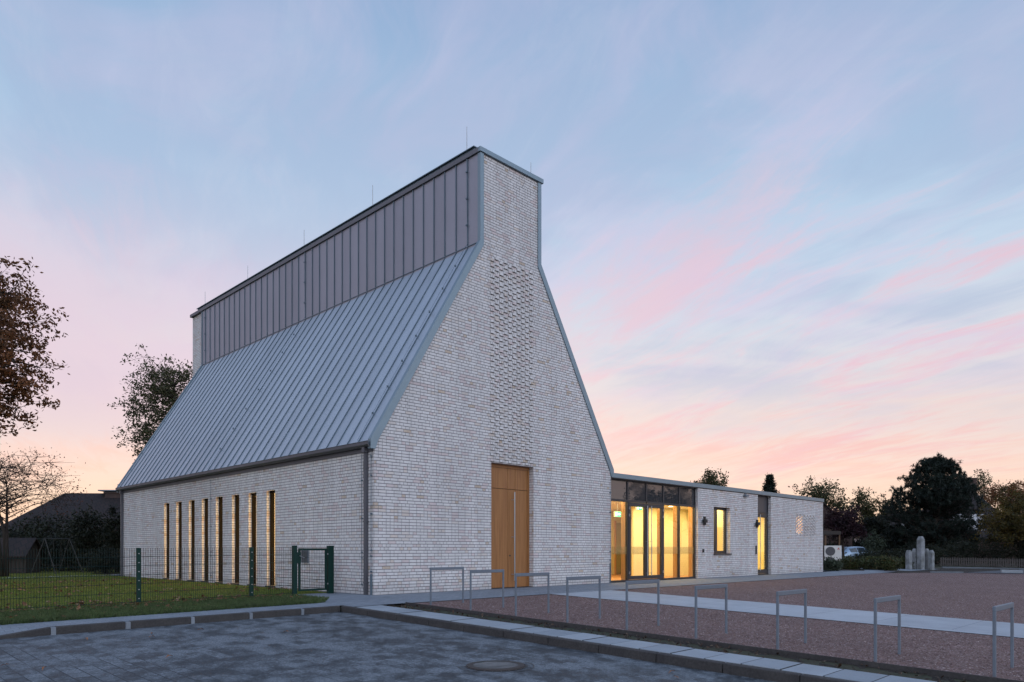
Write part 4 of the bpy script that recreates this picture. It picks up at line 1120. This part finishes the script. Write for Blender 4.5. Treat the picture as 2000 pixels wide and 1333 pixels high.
local(m, HM).build('chimney_cap', GALV, ho)
ho, HM = house('brick_house', 'dark roofed house with large chimney rising behind the pine', 1868, 72, -4, 7.2, 8.4, 3.1, 7.55, DBRICK, 2.4, (1.15,.55,8.25))
m = MB(); m.box(-2.6,.4,-4.1,-1.6,2.9,4.6); local(m, HM).build('dormer', RENDER, ho)
m = MB(); m.prism([(-5.7,2.3),(-3.6,3.2),(-3.6,3.05),(-5.7,2.15)], -1.0, 4.2, 'x'); m.box(-.9,4.1,-5.4,-3.9,-.3,2.2,1); local(m, HM).build('porch_roof', [ROOFT, DBRICK], ho)
house('white_house', 'white rendered house gable half hidden by the pine', 1752, 78, 88, 8.0, 6.5, 2.9, 5.3, RENDER, windows=False)
house('small_house', 'small gabled house behind the purple plum tree', 1604, 68, 70, 6.0, 5.4, 3.0, 5.6, DBRICK, windows=False)
x, y = P(1618, 55); z = zg(x,y); M = Matrix.Translation((x,y,z)) @ Matrix.Rotation(math.radians(-45),4,'Z')
cp = empty('carport', (x,y,z), 'flat-roofed dark carport beyond the end of the annexe', 'carport')
local(MB().box(-2.0,.9,-.1,4,2.35,2.62), M).build('roof', SHW, cp)
local(MB().box(-2.0,.9,3.9,4.0,0,2.35), M).build('back_wall', BLACK, cp)
for px_ in (-.25,.8): local(MB().box(px_,px_+.09,0,.09,-.1,2.35), M).build('post', plain('varnished post', (.10,.05,.02), .6), cp)
# shed and swing on the lawn side
x, y = P(28, 38); z = zg(x,y); M = Matrix.Translation((x,y,z)) @ Matrix.Rotation(math.radians(-45+6),4,'Z')
sh = empty('garden_shed', (x,y,z), 'small dark wooden playhouse under the bare tree', 'shed')
m = MB(); m.box(-.95,.95,-.7,.7,.0,1.05); m.prism([(-.75,1.05),(.75,1.05),(0,1.75)], -.95, .95, 'x'); local(m, M).build('wall', SHW, sh)
m = MB(); m.prism([(-1.0,.88),(0,1.83),(1.0,.88),(1.0,.80),(0,1.74),(-1.0,.80)], -1.1, 1.1, 'x'); local(m, M).build('roof', ROOFT, sh)
m = MB()
for k in range(9): m.box(-.9+.2*k, -.78+.2*k, -.73, -.70, .06, 1.0)
local(m, M).build('board_cladding', SHW, sh)
x, y = P(112, 36.5); z = zg(x,y); M = Matrix.Translation((x,y,z)) @ Matrix.Rotation(math.radians(-45+78),4,'Z')
sw = empty('swing_frame', (x,y,z), 'thin metal swing frame standing at the back of the lawn', 'swing')
SWM = plain('worn metal tube', (.05,.048,.046), .5, .4, .2, 8)
local(MB().tube([(-.75,0,1.75),(.75,0,1.75)], .028, 6), M).build('top_bar', SWM, sw)
for sx in (-1,1):
    for sy in (-1,1): local(MB().tube([(sx*.75,0,1.75),(sx*.85,sy*.75,-.05)], .020, 6), M).build('leg', SWM, sw)
m = MB(); m.box(-.25,.25,-.1,.1,.40,.43); m.tube([(-.22,0,.42),(-.22,0,1.75)], .008, 4); m.tube([(.22,0,.42),(.22,0,1.75)], .008, 4); local(m, M).build('swing_seat', SWM, sw)
# a far belt of trees that closes the view along the horizon
def treeline(px0, px1, Y, top, n, seed):
    r = np.random.default_rng(seed); px = r.uniform(px0, px1, n); pts = []
    for p in px:
        x, y = P(p, Y+r.uniform(-4,4)); zt = ZH(top, Y)*(.75+.25*math.sin(p*.03+seed)*math.sin(p*.011))
        pts.append((x, y, r.uniform(-.3, 1.0)**1.0*zt))
    v = scatter_leaves(np.array(pts), 12, .5, .9, .5, seed)
    return tag(np_mesh('treeline', v, 4, LF_DARK), kind='stuff')
treeline(1540, 2120, 135, 1036, 2600, 61); treeline(-120, 330, 120, 1034, 1800, 62)
# trees across the street that the upper panes mirror
for i, (x, y, h_, w_) in enumerate(((78.8,-46,13.0,2.0),(63,-30,10.5,3.0))):
    tree('street_tree', ('rounded' if i == 0 else 'taller')+' street tree on the far side of the gravel, mirrored in the upper panes', (x,y,zg(x,y)), .25, (x,y,h_*.62), (w_,w_,h_*.40), 45, 6, 16, (.6,.6,.5), (.22,.22,.2), .3, .16, LF_GREEN, 800+i)

# ------------------------------------------------------------------ lights
def area(name, loc, rot, sx, sy, power, col):
    l = bpy.data.lights.new(name, 'AREA'); l.shape = 'RECTANGLE'; l.size = sx; l.size_y = sy; l.energy = power; l.color = col
    o = bpy.data.objects.new(name, l); COL.objects.link(o); o.location = loc; o.rotation_euler = rot; return o
WARM = (1.0,.73,.36)
area('foyer_lamp', (13.2,1.1,3.0), (0,0,0), 5.5, 1.6, 190, WARM)
area('foyer_lamp', (17.6,.9,3.0), (0,0,0), 5.0, 1.0, 185, WARM)
area('foyer_lamp', (13.5,4.0,3.0), (0,0,0), 5.0, 2.0, 170, WARM)
area('room_lamp', (23.2,1.7,3.0), (0,0,0), 3.5, 2.0, 170, WARM)
area('nave_lamp', (1.9,10,1.7), (0,math.radians(90),0), 2.6, 18.0, 1200, (1.0,.64,.25))
sun = bpy.data.lights.new('sun', 'SUN'); sun.energy = .25; sun.angle = math.radians(10); sun.color = (1,.72,.5)
so = bpy.data.objects.new('sun', sun); COL.objects.link(so)
SEL, SAZ = math.radians(.8), math.radians(38)   # low over the far end of the church; azimuth from +y towards +x
sd = Vector((math.sin(SAZ)*math.cos(SEL), math.cos(SAZ)*math.cos(SEL), math.sin(SEL)))
so.rotation_euler = sd.to_track_quat('Z','Y').to_euler()

# ------------------------------------------------------------------ sky
wd = bpy.data.worlds.new('World'); S.world = wd; wd.use_nodes = True
t = NT(wd.node_tree); t.n.clear()
out = t.node('ShaderNodeOutputWorld')
sky = t.node('ShaderNodeTexSky'); sky.sky_type = 'NISHITA'; sky.sun_disc = False; sky.sun_elevation = SEL; sky.sun_rotation = SAZ
b1 = t.node('ShaderNodeBackground'); t.l.new(sky.outputs[0], b1.inputs[0]); b1.inputs[1].default_value = .05
d = t.node('ShaderNodeTexCoord').outputs['Generated']; dx, dy, dz = t.xyz(d)
c45 = math.cos(math.radians(45))
fw = t.mul(t.add(dx, dy), c45); rt = t.mul(t.sub(dx, dy), c45)       # towards the sunset, and to its right
el = t.mx(dz, 0.0)
base = t.ramp(t.m('POWER', el, .7), [(0.0, lin(246,212,178)), (.055**.7, lin(246,216,196)), (.105**.7, lin(240,213,206)), (.17**.7, lin(228,212,212)),
    (.25**.7, lin(212,214,224)), (.34**.7, lin(192,210,230)), (.45**.7, lin(168,196,224)), (.60**.7, lin(141,171,208)), (1.0, lin(112,142,192))])
# plane of high cloud: streaks that fan out from a far point
k = t.div(1.0, t.add(el, .10)); px_, py_ = t.mul(rt, k), t.mul(fw, k)
sa, ca = math.sin(math.radians(-24)), math.cos(math.radians(-24))
su = t.add(t.mul(px_, ca), t.mul(py_, -sa)); sv = t.add(t.mul(px_, sa), t.mul(py_, ca))   # sv along the streaks
warp = t.noise(t.vec(px_, py_, 0.0), .9, 3)
n1 = t.noise(t.vec(t.add(t.mul(su, 1.9), t.mul(warp, .9)), t.mul(sv, .50), 3.3), 1.25, 8, .62, .45)
n2 = t.noise(t.vec(t.mul(su, 4.6), t.mul(sv, 1.2), 8.1), 1.6, 8, .68, .8)
n3 = t.noise(t.vec(t.mul(px_, .55), t.mul(py_, .95), 5.7), 1.1, 4, .55, .3)
cl = t.add(t.add(t.mul(n1, .56), t.mul(n2, .30)), t.mul(n3, .14))
right = t.rng(rt, -.15, .40, .25, 1.0)
band = t.mul(t.rng(el, .05, .13), t.rng(el, .30, .56, 1.0, 0.0))
pink = t.mul(t.mul(t.rng(cl, .47, .62), band), right)
c1 = t.mix(t.mul(pink, .85), base, lin(234,184,200))
n4 = t.noise(t.vec(t.add(t.mul(su, 1.0), t.mul(warp, .7)), t.mul(sv, .62), 12.0), 2.4, 6, .62, .5)
mau = t.mul(t.rng(t.add(t.mul(n4, .7), t.mul(warp, .3)), .45, .60), t.mul(t.rng(el, .10, .25), t.rng(el, .5, .75, 1.0, .25)))
c1 = t.mix(t.mul(mau, .40), c1, lin(208,196,224))
lowb = t.mul(t.rng(t.add(t.mul(n2,.5),t.mul(n3,.5)), .44, .62), t.mul(t.rng(el, .0, .06), t.rng(el, .12, .22, 1.0, 0.0)))
c1 = t.mix(t.mul(lowb, .46), c1, lin(243,195,180))
grey = t.mul(t.rng(t.add(t.mul(n3, .55), t.mul(n1, .45)), .53, .40), t.rng(el, .08, .30))
c1 = t.mix(t.mul(grey, .52), c1, lin(158,177,210))
wis = t.mul(t.rng(n2, .48, .66), t.rng(el, .12, .3))
c1 = t.mix(t.mul(wis, .07), c1, lin(216,222,234))
lav = t.mul(t.rng(t.add(rt, t.mul(t.sub(n1, .5), .5)), -.08, -.55), t.mul(t.rng(el, .09, .20), t.rng(t.add(el, t.mul(t.sub(n2, .5), .2)), .28, .44, 1.0, 0.0)))
c1 = t.mix(t.mul(lav, .75), c1, lin(222,198,214))
# the sky behind the viewpoint, which lights the fronts
bk = t.rng(fw, .30, -.35)
c2 = t.ramp(t.m('POWER', el, .7), [(0.0,(.56,.59,.72)),(.2,(.86,.88,.99)),(.5,(.83,.91,1.07)),(1.0,lin(132,168,218))])
gain = t.node('ShaderNodeVectorMath', operation='SCALE'); t.put(gain.inputs[0], c2); gain.inputs['Scale'].default_value = 1.75
c3 = t.mix(bk, c1, gain.outputs[0])
lf = t.mul(t.rng(rt, -.45, -.95), t.rng(fw, .75, .2))
c3 = t.mix(t.mul(lf, .75), c3, (.42,.40,.53))
b2 = t.node('ShaderNodeBackground'); t.l.new(c3, b2.inputs[0]); b2.inputs[1].default_value = 1.0
ad = t.node('ShaderNodeAddShader'); t.l.new(b1.outputs[0], ad.inputs[0]); t.l.new(b2.outputs[0], ad.inputs[1]); t.l.new(ad.outputs[0], out.inputs[0])

# ------------------------------------------------------------------ camera and render settings
cd = bpy.data.cameras.new('camera'); co = bpy.data.objects.new('camera', cd); COL.objects.link(co)
co.location = (-R0,-L0,EYE); co.rotation_euler = (math.radians(90),0,math.radians(-45))
cd.sensor_width = 36; cd.lens = 36*F/2000; cd.shift_y = (1075-666.5)/2000; cd.clip_end = 3000; cd.clip_start = .05
S.camera = co
S.view_settings.view_transform = 'Standard'; S.view_settings.look = 'None'; S.view_settings.exposure = 0; S.view_settings.gamma = 1
S.render.engine = 'CYCLES'
S.cycles.use_denoising = True; S.cycles.max_bounces = 6; S.cycles.diffuse_bounces = 3; S.cycles.glossy_bounces = 3
S.cycles.transparent_max_bounces = 8; S.cycles.sample_clamp_indirect = 4.0
S.cycles.caustics_reflective = False; S.cycles.caustics_refractive = False
S.cycles.use_adaptive_sampling = True; S.cycles.adaptive_threshold = .02
